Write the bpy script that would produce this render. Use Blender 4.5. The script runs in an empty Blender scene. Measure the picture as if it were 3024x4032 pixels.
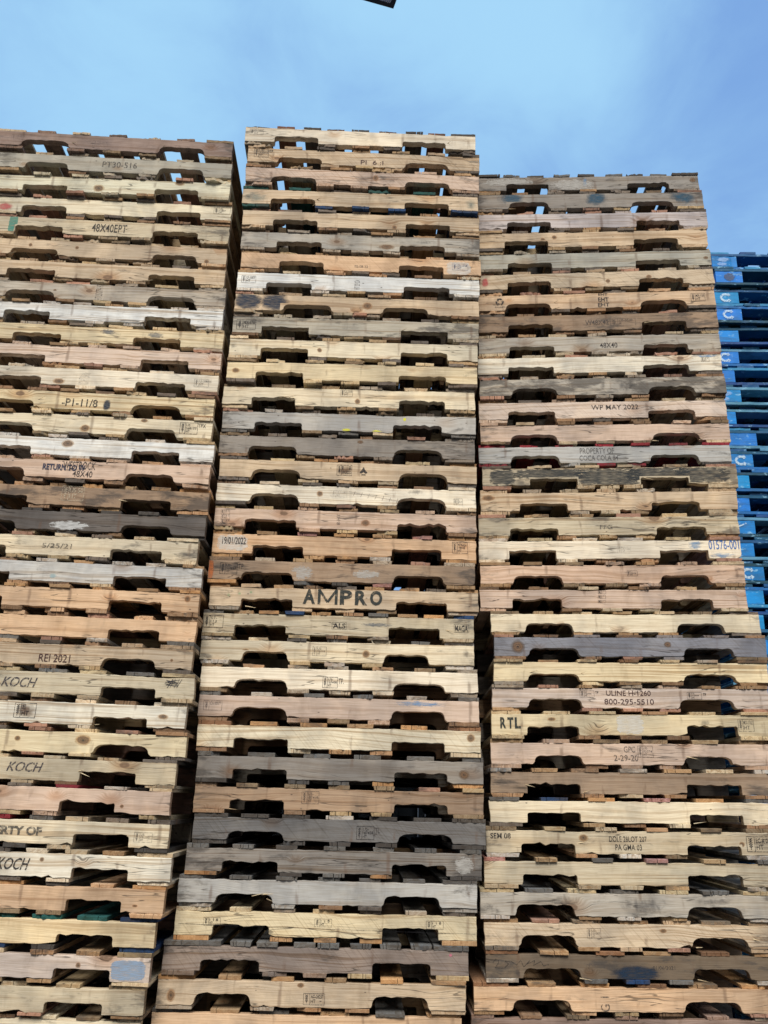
import bpy, math, random
from mathutils import Matrix, Vector, noise as mnoise
R_ = math.radians
# ---------------------------------------------------------------- camera, world, sun, exposure
EYE = 1.53                      # the lens is this far above the yard
scene = bpy.context.scene
cam_d = bpy.data.cameras.new('camera'); cam = bpy.data.objects.new('camera', cam_d)
scene.collection.objects.link(cam); scene.camera = cam
cam_d.sensor_fit = 'VERTICAL'; cam_d.sensor_height = 36.0
cam_d.lens = 36.0 * 3437.8 / 4032.0
cam_d.clip_start = 0.05; cam_d.clip_end = 5000
PITCH, ROLL = 0.32515, 0.02432
cam.matrix_world = (Matrix.Translation((0, 0, EYE)) @ Matrix.Rotation(math.pi/2 + PITCH, 4, 'X')
                    @ Matrix.Rotation(ROLL, 4, 'Z'))
scene.view_settings.view_transform = 'Standard'
scene.view_settings.look = 'None'
scene.view_settings.exposure = 0.52
scene.view_settings.gamma = 1.0
scene.cycles.transparent_max_bounces = 16

SUN_EL, SUN_AZ = R_(46), R_(184)     # azimuth clockwise from +Y: behind the camera
world = bpy.data.worlds.new('World'); scene.world = world; world.use_nodes = True
def build_world():
    nt = world.node_tree; nt.nodes.clear(); n = nt.nodes; l = nt.links
    out = n.new('ShaderNodeOutputWorld'); bg = n.new('ShaderNodeBackground')
    l.new(bg.outputs[0], out.inputs[0])
    sky = n.new('ShaderNodeTexSky'); sky.sky_type = 'NISHITA'; sky.sun_disc = False
    sky.sun_elevation = SUN_EL; sky.sun_rotation = SUN_AZ; sky.ozone_density = 2.0
    tc = n.new('ShaderNodeTexCoord')
    def noise(scale, detail, rough, dist=0.0, off=(0, 0, 0), sc=(1, 1, 1)):
        mp = n.new('ShaderNodeMapping'); mp.inputs['Location'].default_value = off
        mp.inputs['Scale'].default_value = sc
        l.new(tc.outputs['Generated'], mp.inputs[0])
        t = n.new('ShaderNodeTexNoise'); t.inputs['Scale'].default_value = scale
        t.inputs['Detail'].default_value = detail; t.inputs['Roughness'].default_value = rough
        t.inputs['Distortion'].default_value = dist; l.new(mp.outputs[0], t.inputs['Vector'])
        return t.outputs['Fac']
    def ramp(v, a, b, lo=0.0, hi=1.0):
        m = n.new('ShaderNodeMapRange'); m.interpolation_type = 'SMOOTHSTEP'
        l.new(v, m.inputs[0])
        for k, x in zip((1, 2, 3, 4), (a, b, lo, hi)): m.inputs[k].default_value = x
        return m.outputs[0]
    def math_(op, a, b):
        m = n.new('ShaderNodeMath'); m.operation = op
        for k, x in enumerate((a, b)):
            if isinstance(x, (int, float)): m.inputs[k].default_value = x
            else: l.new(x, m.inputs[k])
        return m.outputs[0]
    def mix(f, a, b):
        m = n.new('ShaderNodeMix'); m.data_type = 'RGBA'
        for k, x in ((0, f), (6, a), (7, b)):
            if isinstance(x, (int, float)): m.inputs[k].default_value = x
            elif isinstance(x, tuple): m.inputs[k].default_value = (*x, 1)
            else: l.new(x, m.inputs[k])
        return m.outputs[2]
    # thin bright cloud, thicker in the part of the sky above the middle stack
    dt = n.new('ShaderNodeVectorMath'); dt.operation = 'DOT_PRODUCT'
    l.new(tc.outputs['Generated'], dt.inputs[0])
    e, a = R_(47), R_(-3); dt.inputs[1].default_value = (math.cos(e)*math.sin(a), math.cos(e)*math.cos(a), math.sin(e))
    lump = ramp(dt.outputs['Value'], 0.90, 1.0)
    c1 = noise(2.2, 5, 0.46, 0.3, (7.7, 1.2, 0.4), (1, 1, 1.6))
    c2 = noise(5.5, 8, 0.60, 0.5, (0.3, 2.4, 0.7), (1, 1, 1.5))
    v = math_('ADD', math_('MULTIPLY', c1, 0.68), math_('MULTIPLY', c2, 0.32))
    v = math_('ADD', v, math_('MULTIPLY', lump, 0.22))
    cover = ramp(v, 0.42, 0.78)
    skys = n.new('ShaderNodeVectorMath'); skys.operation = 'SCALE'; skys.inputs['Scale'].default_value = 0.10
    l.new(sky.outputs[0], skys.inputs[0])
    veil = mix(cover, (0.150, 0.290, 0.565), (0.29, 0.515, 0.71))
    front = mix(0.90, skys.outputs[0], veil)
    # behind the camera the overcast is paler and greyer
    sp = n.new('ShaderNodeSeparateXYZ'); l.new(tc.outputs['Generated'], sp.inputs[0])
    back = ramp(sp.outputs['Y'], 0.30, -0.35)
    grey = mix(c1, (0.38, 0.43, 0.50), (0.62, 0.65, 0.70))
    low = ramp(sp.outputs['Z'], 0.12, 0.62, 0.30, 1.15)      # overcast: dim towards the horizon, bright overhead
    gs = n.new('ShaderNodeVectorMath'); gs.operation = 'SCALE'; l.new(grey, gs.inputs[0]); l.new(low, gs.inputs['Scale'])
    l.new(mix(back, front, gs.outputs[0]), bg.inputs[0])
    bg.inputs[1].default_value = 1.0
build_world()
sun_d = bpy.data.lights.new('sun', 'SUN'); sun_d.energy = 2.8; sun_d.angle = R_(24); sun_d.color = (1.0, 0.945, 0.87)
sun = bpy.data.objects.new('sun', sun_d); scene.collection.objects.link(sun)
sun.rotation_euler = (math.pi/2 - SUN_EL, 0, math.pi - SUN_AZ)
sun.location = (-3, -8, 12)

# ---------------------------------------------------------------- helpers
COL = scene.collection
def link(name, me, parent=None):
    o = bpy.data.objects.new(name, me); COL.objects.link(o)
    if parent is not None: o.parent = parent
    return o
def mesh(name, V, F, mats, mi=None, uv=None):
    me = bpy.data.meshes.new(name); me.from_pydata(V, [], F)
    for m in mats: me.materials.append(m)
    if mi:
        me.polygons.foreach_set('material_index', mi)
    if uv:
        ul = me.uv_layers.new(name='UVMap')
        flat = []
        for f in F:
            for vi in f: flat += list(uv.get(vi, (0, 0)))
        ul.data.foreach_set('uv', flat)
    me.update(); return me
class Geo:
    def __init__(s): s.V = []; s.F = []; s.M = []; s.uv = {}
    def box(s, x0, x1, y0, y1, z0, z1, m=0, b=0.0):
        k = len(s.V)
        s.V += [(x, y, z) for z in (z0, z1) for y in (y0, y1) for x in (x0, x1)]
        for f in ((0, 2, 3, 1), (4, 5, 7, 6), (0, 1, 5, 4), (2, 6, 7, 3), (0, 4, 6, 2), (1, 3, 7, 5)):
            s.F.append(tuple(k+i for i in f)); s.M.append(m)
    def rings(s, rings, m=0, flip=False):
        """closed rings of equal length, capped at both ends"""
        k = len(s.V); n = len(rings[0])
        for r in rings: s.V += r
        for j in range(len(rings)-1):
            for i in range(n):
                a, b = k+j*n+i, k+j*n+(i+1) % n
                f = (a, a+n, b+n, b) if not flip else (a, b, b+n, a+n)
                s.F.append(f); s.M.append(m)
        first = tuple(k+i for i in range(n)); last = tuple(k+(len(rings)-1)*n+i for i in range(n))
        s.F.append(first if not flip else first[::-1]); s.F.append(last[::-1] if not flip else last)
        s.M += [m, m]
    def quad(s, x0, z0, x1, z1, y, m, nx=1):
        k = len(s.V)
        s.V += [(x0, y, z0), (x1, y, z0), (x1, y, z1), (x0, y, z1)]
        s.F.append((k, k+1, k+2, k+3)); s.M.append(m)
        for i, c in enumerate(((-1, -1), (1, -1), (1, 1), (-1, 1))): s.uv[k+i] = c
    def stroke(s, x0, z0, x1, z1, w, y, m=0):
        dx, dz = x1-x0, z1-z0; L = math.hypot(dx, dz) or 1e-6
        px, pz = -dz/L*w/2, dx/L*w/2; k = len(s.V)
        s.V += [(x0-px, y, z0-pz), (x1-px, y, z1-pz), (x1+px, y, z1+pz), (x0+px, y, z0+pz)]
        s.F.append((k, k+1, k+2, k+3)); s.M.append(m)
def inset(P, e):
    """P: CCW polygon; returns it moved inward by e"""
    n = len(P); out = []
    for i in range(n):
        ax, ay = P[i-1]; bx, by = P[i]; cx, cy = P[(i+1) % n]
        d1 = (bx-ax, by-ay); d2 = (cx-bx, cy-by)
        l1 = math.hypot(*d1) or 1; l2 = math.hypot(*d2) or 1
        nx, ny = -(d1[1]/l1+d2[1]/l2), d1[0]/l1+d2[0]/l2
        L = math.hypot(nx, ny) or 1
        out.append((bx+nx/L*e, by+ny/L*e))
    return out

# ---------------------------------------------------------------- node materials
class NT:
    def __init__(s, name):
        s.m = bpy.data.materials.new(name); s.m.use_nodes = True
        s.t = s.m.node_tree; s.t.nodes.clear(); s.n = s.t.nodes; s.l = s.t.links
        s.out = s.n.new('ShaderNodeOutputMaterial')
    def put(s, node, k, x):
        if x is None: return
        if isinstance(x, (int, float)): node.inputs[k].default_value = x
        elif isinstance(x, tuple):
            node.inputs[k].default_value = (*x, 1) if (len(x) == 3 and node.inputs[k].type == 'RGBA') else x
        else: s.l.new(x, node.inputs[k])
    def math(s, op, a, b=None, clamp=False):
        m = s.n.new('ShaderNodeMath'); m.operation = op; m.use_clamp = clamp; s.put(m, 0, a); s.put(m, 1, b); return m.outputs[0]
    def vmath(s, op, a, b=None):
        m = s.n.new('ShaderNodeVectorMath'); m.operation = op; s.put(m, 0, a); s.put(m, 1, b); return m.outputs[0]
    def scalev(s, a, f):
        m = s.n.new('ShaderNodeVectorMath'); m.operation = 'SCALE'; s.put(m, 0, a); s.put(m, 'Scale', f); return m.outputs[0]
    def mix(s, f, a, b, mode='MIX'):
        m = s.n.new('ShaderNodeMix'); m.data_type = 'RGBA'; m.blend_type = mode
        s.put(m, 0, f); s.put(m, 6, a); s.put(m, 7, b); return m.outputs[2]
    def ramp(s, v, a, b, lo=0.0, hi=1.0):
        m = s.n.new('ShaderNodeMapRange'); m.interpolation_type = 'SMOOTHSTEP'
        s.put(m, 0, v)
        for k, x in zip((1, 2, 3, 4), (a, b, lo, hi)): s.put(m, k, x)
        return m.outputs[0]
    def noise(s, vec, scale, detail=2, rough=0.5, dist=0.0):
        t = s.n.new('ShaderNodeTexNoise'); s.put(t, 'Vector', vec); s.put(t, 'Scale', scale)
        s.put(t, 'Detail', detail); s.put(t, 'Roughness', rough); s.put(t, 'Distortion', dist)
        return t.outputs['Fac']
    def vor(s, vec, scale, feature='F1'):
        t = s.n.new('ShaderNodeTexVoronoi'); t.feature = feature; s.put(t, 'Vector', vec); s.put(t, 'Scale', scale); return t
    def xyz(s, x, y, z):
        m = s.n.new('ShaderNodeCombineXYZ'); s.put(m, 0, x); s.put(m, 1, y); s.put(m, 2, z); return m.outputs[0]
    def sep(s, v):
        m = s.n.new('ShaderNodeSeparateXYZ'); s.put(m, 0, v); return m.outputs
    def bsdf(s, col, rough=0.8, bump=None, bs=0.3, bd=0.001, spec=0.25, metal=0.0):
        b = s.n.new('ShaderNodeBsdfPrincipled'); s.put(b, 'Base Color', col); s.put(b, 'Roughness', rough)
        b.inputs['Specular IOR Level'].default_value = spec; b.inputs['Metallic'].default_value = metal
        if bump is not None:
            bp = s.n.new('ShaderNodeBump'); bp.inputs['Strength'].default_value = bs; bp.inputs['Distance'].default_value = bd
            s.l.new(bump, bp.inputs['Height']); s.l.new(bp.outputs[0], b.inputs['Normal'])
        return b
    def end(s, b): s.l.new(b.outputs[0], s.out.inputs[0]); return s.m

def wood_material(name, axis):
    """weathered softwood; grain runs along axis 0 (stringers) or 1 (deck boards). Tint = object colour, dirt = its alpha"""
    t = NT(name)
    oi = t.n.new('ShaderNodeObjectInfo'); tc = t.n.new('ShaderNodeTexCoord')
    rnd = oi.outputs['Random']; base = t.mix(0.05, oi.outputs['Color'], (0.46, 0.36, 0.26)); dirt = oi.outputs['Alpha']
    r2 = t.math('FRACT', t.math('MULTIPLY', rnd, 17.31)); r3 = t.math('FRACT', t.math('MULTIPLY', rnd, 91.7))
    P0 = tc.outputs['Object']
    x, y, z = t.sep(P0)
    if axis == 1: x, y = y, x
    off = t.math('MULTIPLY', rnd, 60.0)
    xo = t.math('ADD', x, off); zo = t.math('ADD', z, t.math('MULTIPLY', r2, 9.0)); yo = t.math('ADD', y, t.math('MULTIPLY', r3, 9.0))
    P = t.xyz(xo, yo, zo)
    # knots
    kv = t.vor(t.xyz(t.math('MULTIPLY', xo, 4.6), t.math('MULTIPLY', yo, 0.6 if axis == 0 else 8.0), t.math('MULTIPLY', zo, 8.5 if axis == 0 else 1.0)), 1.0)
    kd = kv.outputs['Distance']
    kr = t.sep(kv.outputs['Color'])[0]
    has = t.ramp(kr, 0.46, 0.44)
    ksz = t.math('ADD', 0.05, t.math('MULTIPLY', t.sep(kv.outputs['Color'])[1], 0.08))
    kdn = t.math('DIVIDE', kd, ksz)
    knot = t.math('MULTIPLY', t.ramp(kdn, 1.05, 0.8), has)
    halo = t.math('MULTIPLY', t.ramp(kdn, 3.4, 0.9), has)
    # cathedral grain
    warp = t.noise(t.xyz(t.math('MULTIPLY', xo, 1.6), t.math('MULTIPLY', yo, 2.0), t.math('MULTIPLY', zo, 5.0)), 1.0, 2, 0.55)
    amp = t.math('ADD', 0.02, t.math('MULTIPLY', t.math('MULTIPLY', r2, r2), 0.10))
    zz = t.math('ADD', zo, t.math('MULTIPLY', warp, amp))
    zz = t.math('ADD', zz, t.math('MULTIPLY', halo, 0.022))
    freq = t.math('ADD', 40.0, t.math('MULTIPLY', r3, 80.0))
    g1 = t.noise(t.xyz(t.math('MULTIPLY', xo, 0.9), t.math('MULTIPLY', yo, 40.0), t.math('MULTIPLY', zz, freq)), 1.0, 2.5, 0.55)
    g2 = t.noise(t.xyz(t.math('MULTIPLY', xo, 9.0), t.math('MULTIPLY', yo, 420.0), t.math('MULTIPLY', zz, 420.0)), 1.0, 2, 0.6)
    line = t.ramp(g1, 0.50, 0.66)
    gamp = t.math('ADD', 0.30, t.math('MULTIPLY', r3, 0.55))
    c = t.mix(t.math('MULTIPLY', line, gamp), base, t.mix(1.0, base, (0.58, 0.47, 0.37), 'MULTIPLY'))
    c = t.mix(t.ramp(g2, 0.35, 0.68, 0.0, 0.7), c, t.mix(1.0, c, (0.70, 0.64, 0.58), 'MULTIPLY'))
    # broad tone changes and grey weathering
    b1 = t.noise(P, 3.2, 4, 0.6, 0.4)
    c = t.mix(t.ramp(b1, 0.40, 0.64, 0.0, 0.85), c, t.mix(1.0, c, (0.66, 0.68, 0.72), 'MULTIPLY'))
    b2 = t.noise(t.xyz(t.math('MULTIPLY', xo, 2.3), yo, t.math('MULTIPLY', zo, 6.0)), 1.7, 3, 0.55)
    c = t.mix(t.ramp(b2, 0.5, 0.7, 0.0, 0.35), c, t.mix(1.0, c, (1.18, 1.12, 1.0), 'MULTIPLY'))
    # saw marks on some boards
    saw = t.noise(t.xyz(t.math('MULTIPLY', t.math('ADD', xo, t.math('MULTIPLY', zo, 0.9)), 120.0), 0.0, t.math('MULTIPLY', zo, 4.0)), 1.0, 2, 0.5)
    hs = t.ramp(r2, 0.86, 0.88)
    c = t.mix(t.math('MULTIPLY', t.ramp(saw, 0.52, 0.68), t.math('MULTIPLY', hs, 0.42)), c, t.mix(1.0, c, (0.55, 0.50, 0.44), 'MULTIPLY'))
    # knots
    c = t.mix(t.math('MULTIPLY', halo, 0.6), c, t.mix(1.0, c, (0.72, 0.50, 0.34), 'MULTIPLY'))
    kring = t.noise(t.xyz(t.math('MULTIPLY', kdn, 4.0), 0.0, 0.0), 1.0, 1)
    c = t.mix(t.math('MULTIPLY', knot, 0.8), c, t.mix(kring, (0.06, 0.035, 0.022), (0.26, 0.16, 0.10)))
    # stains: smears along the grain, spots, nail rust
    s1 = t.noise(t.xyz(t.math('MULTIPLY', xo, 5.0), t.math('MULTIPLY', yo, 5.0), t.math('MULTIPLY', zo, 16.0)), 1.3, 6, 0.66, 0.3)
    edge = t.ramp(t.math('ABSOLUTE', t.math('SUBTRACT', x, 0.61 if axis == 0 else 0.52)), 0.42, 0.62, 0.0, 0.10)
    thr = t.math('SUBTRACT', t.math('SUBTRACT', 0.70, t.math('MULTIPLY', dirt, 0.36)), edge)
    sm = t.math('MULTIPLY', t.ramp(t.math('SUBTRACT', s1, thr), -0.02, 0.15), 0.72)
    c = t.mix(sm, c, (0.058, 0.052, 0.048))
    sv = t.noise(t.xyz(t.math('MULTIPLY', xo, 26.0), t.math('MULTIPLY', yo, 4.0), t.math('MULTIPLY', zo, 5.0)), 1.0, 3, 0.6)
    c = t.mix(t.math('MULTIPLY', t.ramp(sv, 0.60, 0.78), t.math('ADD', 0.08, t.math('MULTIPLY', dirt, 0.45))), c, (0.10, 0.085, 0.07))
    sp = t.vor(t.vmath('MULTIPLY', P, (16.0, 16.0, 30.0)), 1.0)
    spot = t.math('MULTIPLY', t.ramp(sp.outputs['Distance'], 0.10, 0.05), t.ramp(t.sep(sp.outputs['Color'])[1], 0.16, 0.14))
    c = t.mix(t.math('MULTIPLY', spot, 0.75), c, (0.05, 0.035, 0.03))
    # cut ends show growth rings
    # long drying splits and worn, darkened stretches
    ck = t.noise(t.xyz(t.math('MULTIPLY', xo, 2.2), t.math('MULTIPLY', yo, 30.0), t.math('MULTIPLY', zz, 34.0)), 1.0, 2, 0.5)
    ckm = t.math('MULTIPLY', t.ramp(t.math('ABSOLUTE', t.math('SUBTRACT', ck, 0.5)), 0.012, 0.004), t.ramp(t.noise(t.xyz(t.math('MULTIPLY', xo, 3.0), yo, t.math('MULTIPLY', zo, 9.0)), 1.0, 2), 0.52, 0.58))
    c = t.mix(t.math('MULTIPLY', ckm, 0.62), c, (0.03, 0.024, 0.02))
    # rust bleeding down from the nail lines
    nl = t.math('ABSOLUTE', t.math('SUBTRACT', t.math('MODULO', t.math('ADD', x, 5.03), 0.175), 0.0875))
    nm = t.math('MULTIPLY', t.ramp(nl, 0.012, 0.002), t.ramp(t.noise(t.xyz(t.math('MULTIPLY', xo, 20.0), 0.0, t.math('MULTIPLY', zo, 9.0)), 1.0, 3), 0.50, 0.64))
    c = t.mix(t.math('MULTIPLY', nm, 0.5), c, (0.12, 0.07, 0.045))
    b3 = t.noise(t.xyz(t.math('MULTIPLY', xo, 7.0), yo, t.math('MULTIPLY', zo, 3.0)), 1.0, 5, 0.65)
    c = t.mix(t.ramp(b3, 0.50, 0.72, 0.0, 0.55), c, t.mix(1.0, c, (0.62, 0.60, 0.58), 'MULTIPLY'))
    c = t.mix(t.ramp(b3, 0.46, 0.30, 0.0, 0.45), c, t.mix(1.0, c, (1.22, 1.20, 1.16), 'MULTIPLY'))
    nx, ny, nz = t.sep(tc.outputs['Normal'])
    na = t.math('ABSOLUTE', nx if axis == 0 else ny)
    endm = t.ramp(na, 0.75, 0.9)
    zc = t.math('SUBTRACT', zo, t.math('ADD', 0.03, t.math('MULTIPLY', r2, 9.0)))
    yy = t.math('ADD', y, t.math('SUBTRACT', t.math('MULTIPLY', r3, 0.16), 0.08))
    if axis == 1:
        ring_v = t.xyz(t.math('MULTIPLY', t.math('FRACT', t.math('MULTIPLY', y, 3.0)), 0.0), 0.0, 0.0)
    yf = t.math('SUBTRACT', t.math('MODULO', t.math('ADD', y, t.math('ADD', 5.0, r3)), 0.30), 0.15)
    rr = t.math('SQRT', t.math('ADD', t.math('MULTIPLY', yf, yf), t.math('MULTIPLY', t.math('ADD', zc, 0.02), t.math('ADD', zc, 0.02))))
    ring = t.noise(t.xyz(t.math('MULTIPLY', rr, 330.0), t.math('MULTIPLY', yo, 9.0), 0.0), 1.0, 2, 0.5)
    ce = t.mix(t.ramp(ring, 0.46, 0.60, 0.0, 0.55), t.mix(1.0, c, (0.90, 0.84, 0.78), 'MULTIPLY'), t.mix(1.0, base, (0.50, 0.38, 0.28), 'MULTIPLY'))
    crk = t.noise(t.xyz(t.math('MULTIPLY', yo, 60.0), 0.0, t.math('MULTIPLY', zo, 7.0)), 1.0, 3, 0.6)
    ce = t.mix(t.ramp(crk, 0.70, 0.78, 0.0, 0.8), ce, (0.03, 0.025, 0.02))
    c = t.mix(endm, c, ce)
    h = t.math('ADD', t.math('MULTIPLY', g2, 0.8), t.math('ADD', t.math('MULTIPLY', g1, 0.5), t.math('MULTIPLY', t.math('MULTIPLY', saw, hs), 0.6)))
    h = t.math('SUBTRACT', h, t.math('ADD', t.math('MULTIPLY', t.math('MULTIPLY', knot, kring), 0.8), ckm))
    b = t.bsdf(c, 0.82, h, 0.55, 0.0018, 0.2)
    return t.end(b)
WX = wood_material('stringer_wood', 0); WY = wood_material('board_wood', 1)

def flat_ink(name, col, alpha, lo, hi, sc=220.0, rough=0.7):
    t = NT(name); tc = t.n.new('ShaderNodeTexCoord')
    nz = t.noise(tc.outputs['Object'], sc, 4, 0.7)
    n2 = t.noise(t.vmath('MULTIPLY', tc.outputs['Object'], (8.0, 1.0, 60.0)), 6.0, 3, 0.6)
    f = t.math('MULTIPLY', t.ramp(nz, lo, hi), t.math('MULTIPLY', t.ramp(n2, 0.28, 0.52, 0.5, 1.0), alpha))
    tr = t.n.new('ShaderNodeBsdfTransparent'); b = t.bsdf(col, rough)
    mx = t.n.new('ShaderNodeMixShader'); t.l.new(f, mx.inputs[0]); t.l.new(tr.outputs[0], mx.inputs[1]); t.l.new(b.outputs[0], mx.inputs[2])
    return t.end(mx)
INK = {
 'dark': flat_ink('black_ink', (0.022, 0.020, 0.022), 0.9, 0.36, 0.48),
 'bold': flat_ink('heavy_black_ink', (0.018, 0.017, 0.02), 0.9, 0.36, 0.48),
 'soft': flat_ink('worn_ink', (0.05, 0.045, 0.045), 0.72, 0.36, 0.50),
 'faint': flat_ink('faded_ink', (0.08, 0.07, 0.07), 0.5, 0.42, 0.56),
 'burn': flat_ink('branded_brown_ink', (0.05, 0.018, 0.02), 0.92, 0.33, 0.43),
 'ink': flat_ink('violet_black_ink', (0.03, 0.026, 0.045), 0.88, 0.42, 0.5, 300.0),
 'inkblue': flat_ink('blue_stamp_ink', (0.06, 0.08, 0.16), 0.85, 0.36, 0.46),
 'boldblue': flat_ink('blue_black_ink', (0.02, 0.03, 0.07), 0.92, 0.34, 0.46),
 'blue': flat_ink('bright_blue_ink', (0.02, 0.13, 0.42), 0.9, 0.32, 0.46),
 'stencil': flat_ink('sprayed_black_ink', (0.025, 0.032, 0.03), 0.93, 0.28, 0.50, 45.0),
 'smoke': flat_ink('sprayed_grey_ink', (0.06, 0.058, 0.055), 0.75, 0.30, 0.55, 60.0),
 'white': flat_ink('chalky_ink', (0.55, 0.47, 0.34), 0.7, 0.40, 0.52),
 'scribble': flat_ink('marker_ink', (0.03, 0.03, 0.04), 0.85, 0.35, 0.45),
 'hand': flat_ink('dull_marker_ink', (0.045, 0.04, 0.035), 0.7, 0.38, 0.5),
}
def patch_mat(name, col, alpha, edge=0.55, nsc=22.0, streak=(1.0, 1.0, 1.0), namp=1.5, square=False):
    t = NT(name); tc = t.n.new('ShaderNodeTexCoord')
    u, v, _ = t.sep(tc.outputs['UV'])
    r = t.math('SQRT', t.math('ADD', t.math('MULTIPLY', t.math('MULTIPLY', u, u), t.math('MULTIPLY', u, u)), t.math('MULTIPLY', t.math('MULTIPLY', v, v), t.math('MULTIPLY', v, v))))
    if not square: r = t.math('SQRT', t.math('ADD', t.math('MULTIPLY', u, u), t.math('MULTIPLY', v, v)))
    nz = t.noise(t.vmath('MULTIPLY', tc.outputs['Object'], streak), nsc, 6, 0.7, 0.5)
    nf = t.noise(t.vmath('MULTIPLY', tc.outputs['Object'], (14.0, 1.0, 160.0)), 2.0, 2, 0.5)
    e = t.math('ADD', r, t.math('MULTIPLY', t.math('SUBTRACT', nz, 0.5), namp))
    f = t.math('MULTIPLY', t.ramp(e, 0.95, 0.95-edge), t.ramp(r, 1.0, 0.9))
    f = t.math('MULTIPLY', f, t.math('MULTIPLY', t.ramp(nf, 0.35, 0.65, 1.0, 0.5), alpha))
    tr = t.n.new('ShaderNodeBsdfTransparent'); b = t.bsdf(col, 0.75)
    mx = t.n.new('ShaderNodeMixShader'); t.l.new(f, mx.inputs[0]); t.l.new(tr.outputs[0], mx.inputs[1]); t.l.new(b.outputs[0], mx.inputs[2])
    return t.end(mx)
PATCH = {
 'red': patch_mat('red_spray', (0.50, 0.07, 0.08), 0.75), 'teal': patch_mat('teal_paint', (0.06, 0.26, 0.20), 0.8, 0.2, 60.0, (1.0, 1.0, 1.0), 0.8, True),
 'bluegrey': patch_mat('blue_grey_smudge', (0.09, 0.12, 0.16), 0.6, 0.4, 60.0, (1.0, 1.0, 3.5), 3.2), 'navy': patch_mat('navy_spray', (0.012, 0.028, 0.055), 0.94, 0.45, 26.0, (1.0, 1.0, 1.6), 0.8),
 'white': patch_mat('white_smear', (0.62, 0.62, 0.60), 0.8, 0.2, 30.0, (1.0, 1.0, 3.0), 2.6), 'palecyan': patch_mat('pale_cyan_smear', (0.30, 0.50, 0.55), 0.5),
 'scorch': patch_mat('scorch_mark', (0.10, 0.045, 0.02), 0.75, 0.8), 'slateblue': patch_mat('slate_blue_paint', (0.25, 0.34, 0.46), 0.9, 0.10, 60.0, (1.0, 1.0, 2.0), 0.9, True),
 'chalk': patch_mat('chalky_white_patch', (0.68, 0.66, 0.60), 0.7, 0.16, 45.0, (1.0, 1.0, 2.0), 2.2, True), 'yellow': patch_mat('yellow_crayon', (0.75, 0.72, 0.03), 0.85, 0.5, 60.0),
 'smudge': patch_mat('charcoal_smudge', (0.05, 0.05, 0.055), 0.42, 0.9, 30.0, (1.0, 1.0, 0.6), 2.6),
 'chalkgrey': patch_mat('grey_white_patch', (0.50, 0.48, 0.44), 0.7, 0.22, 50.0, (1.0, 1.0, 3.0), 3.0), 'orange': patch_mat('orange_stain', (0.48, 0.14, 0.04), 0.8, 0.5, 30.0, (1.0, 1.0, 1.0), 1.0, True),
 'green': patch_mat('green_dot', (0.20, 0.45, 0.22), 0.45, 0.6), 'bluewash': patch_mat('blue_wash', (0.10, 0.27, 0.50), 0.62, 0.6, 34.0, (1.0, 1.0, 4.0), 2.6),
 'pink': patch_mat('pink_dot', (0.65, 0.20, 0.28), 0.8), 'darkteal': patch_mat('dark_teal_spray', (0.02, 0.075, 0.125), 0.88, 0.7, 12.0),
 'mould': patch_mat('black_mould', (0.03, 0.036, 0.04), 0.80, 0.30, 26.0, (1.0, 1.0, 4.0), 3.4, True),
}
def knot_mat():
    t = NT('knot_wood'); tc = t.n.new('ShaderNodeTexCoord'); oi = t.n.new('ShaderNodeObjectInfo')
    u, v, _ = t.sep(tc.outputs['UV'])
    nz = t.noise(tc.outputs['Object'], 45.0, 3, 0.6)
    r = t.math('SQRT', t.math('ADD', t.math('MULTIPLY', u, u), t.math('MULTIPLY', v, v)))
    e = t.math('ADD', r, t.math('MULTIPLY', t.math('SUBTRACT', nz, 0.5), 0.5))
    ring = t.noise(t.xyz(t.math('MULTIPLY', e, 9.0), 0.0, 0.0), 1.0, 2)
    c = t.mix(t.ramp(ring, 0.4, 0.6), (0.07, 0.035, 0.018), (0.30, 0.17, 0.085))
    c = t.mix(t.ramp(e, 0.22, 0.12), c, (0.03, 0.018, 0.012))
    c = t.mix(t.ramp(e, 0.55, 0.66), c, t.mix(1.0, oi.outputs['Color'], (0.62, 0.44, 0.30), 'MULTIPLY'))
    f = t.math('MULTIPLY', t.math('MULTIPLY', t.ramp(e, 1.0, 0.55), t.ramp(r, 1.0, 0.85)), 0.68)
    tr = t.n.new('ShaderNodeBsdfTransparent'); b = t.bsdf(c, 0.7, ring, 0.4, 0.002)
    mx = t.n.new('ShaderNodeMixShader'); t.l.new(f, mx.inputs[0]); t.l.new(tr.outputs[0], mx.inputs[1]); t.l.new(b.outputs[0], mx.inputs[2])
    return t.end(mx)
PATCH['knot'] = knot_mat()
PATCH['tealwash'] = patch_mat('teal_wash', (0.05, 0.16, 0.18), 0.45, 0.9, 30.0, (1.0, 1.0, 3.0), 2.2)
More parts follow.
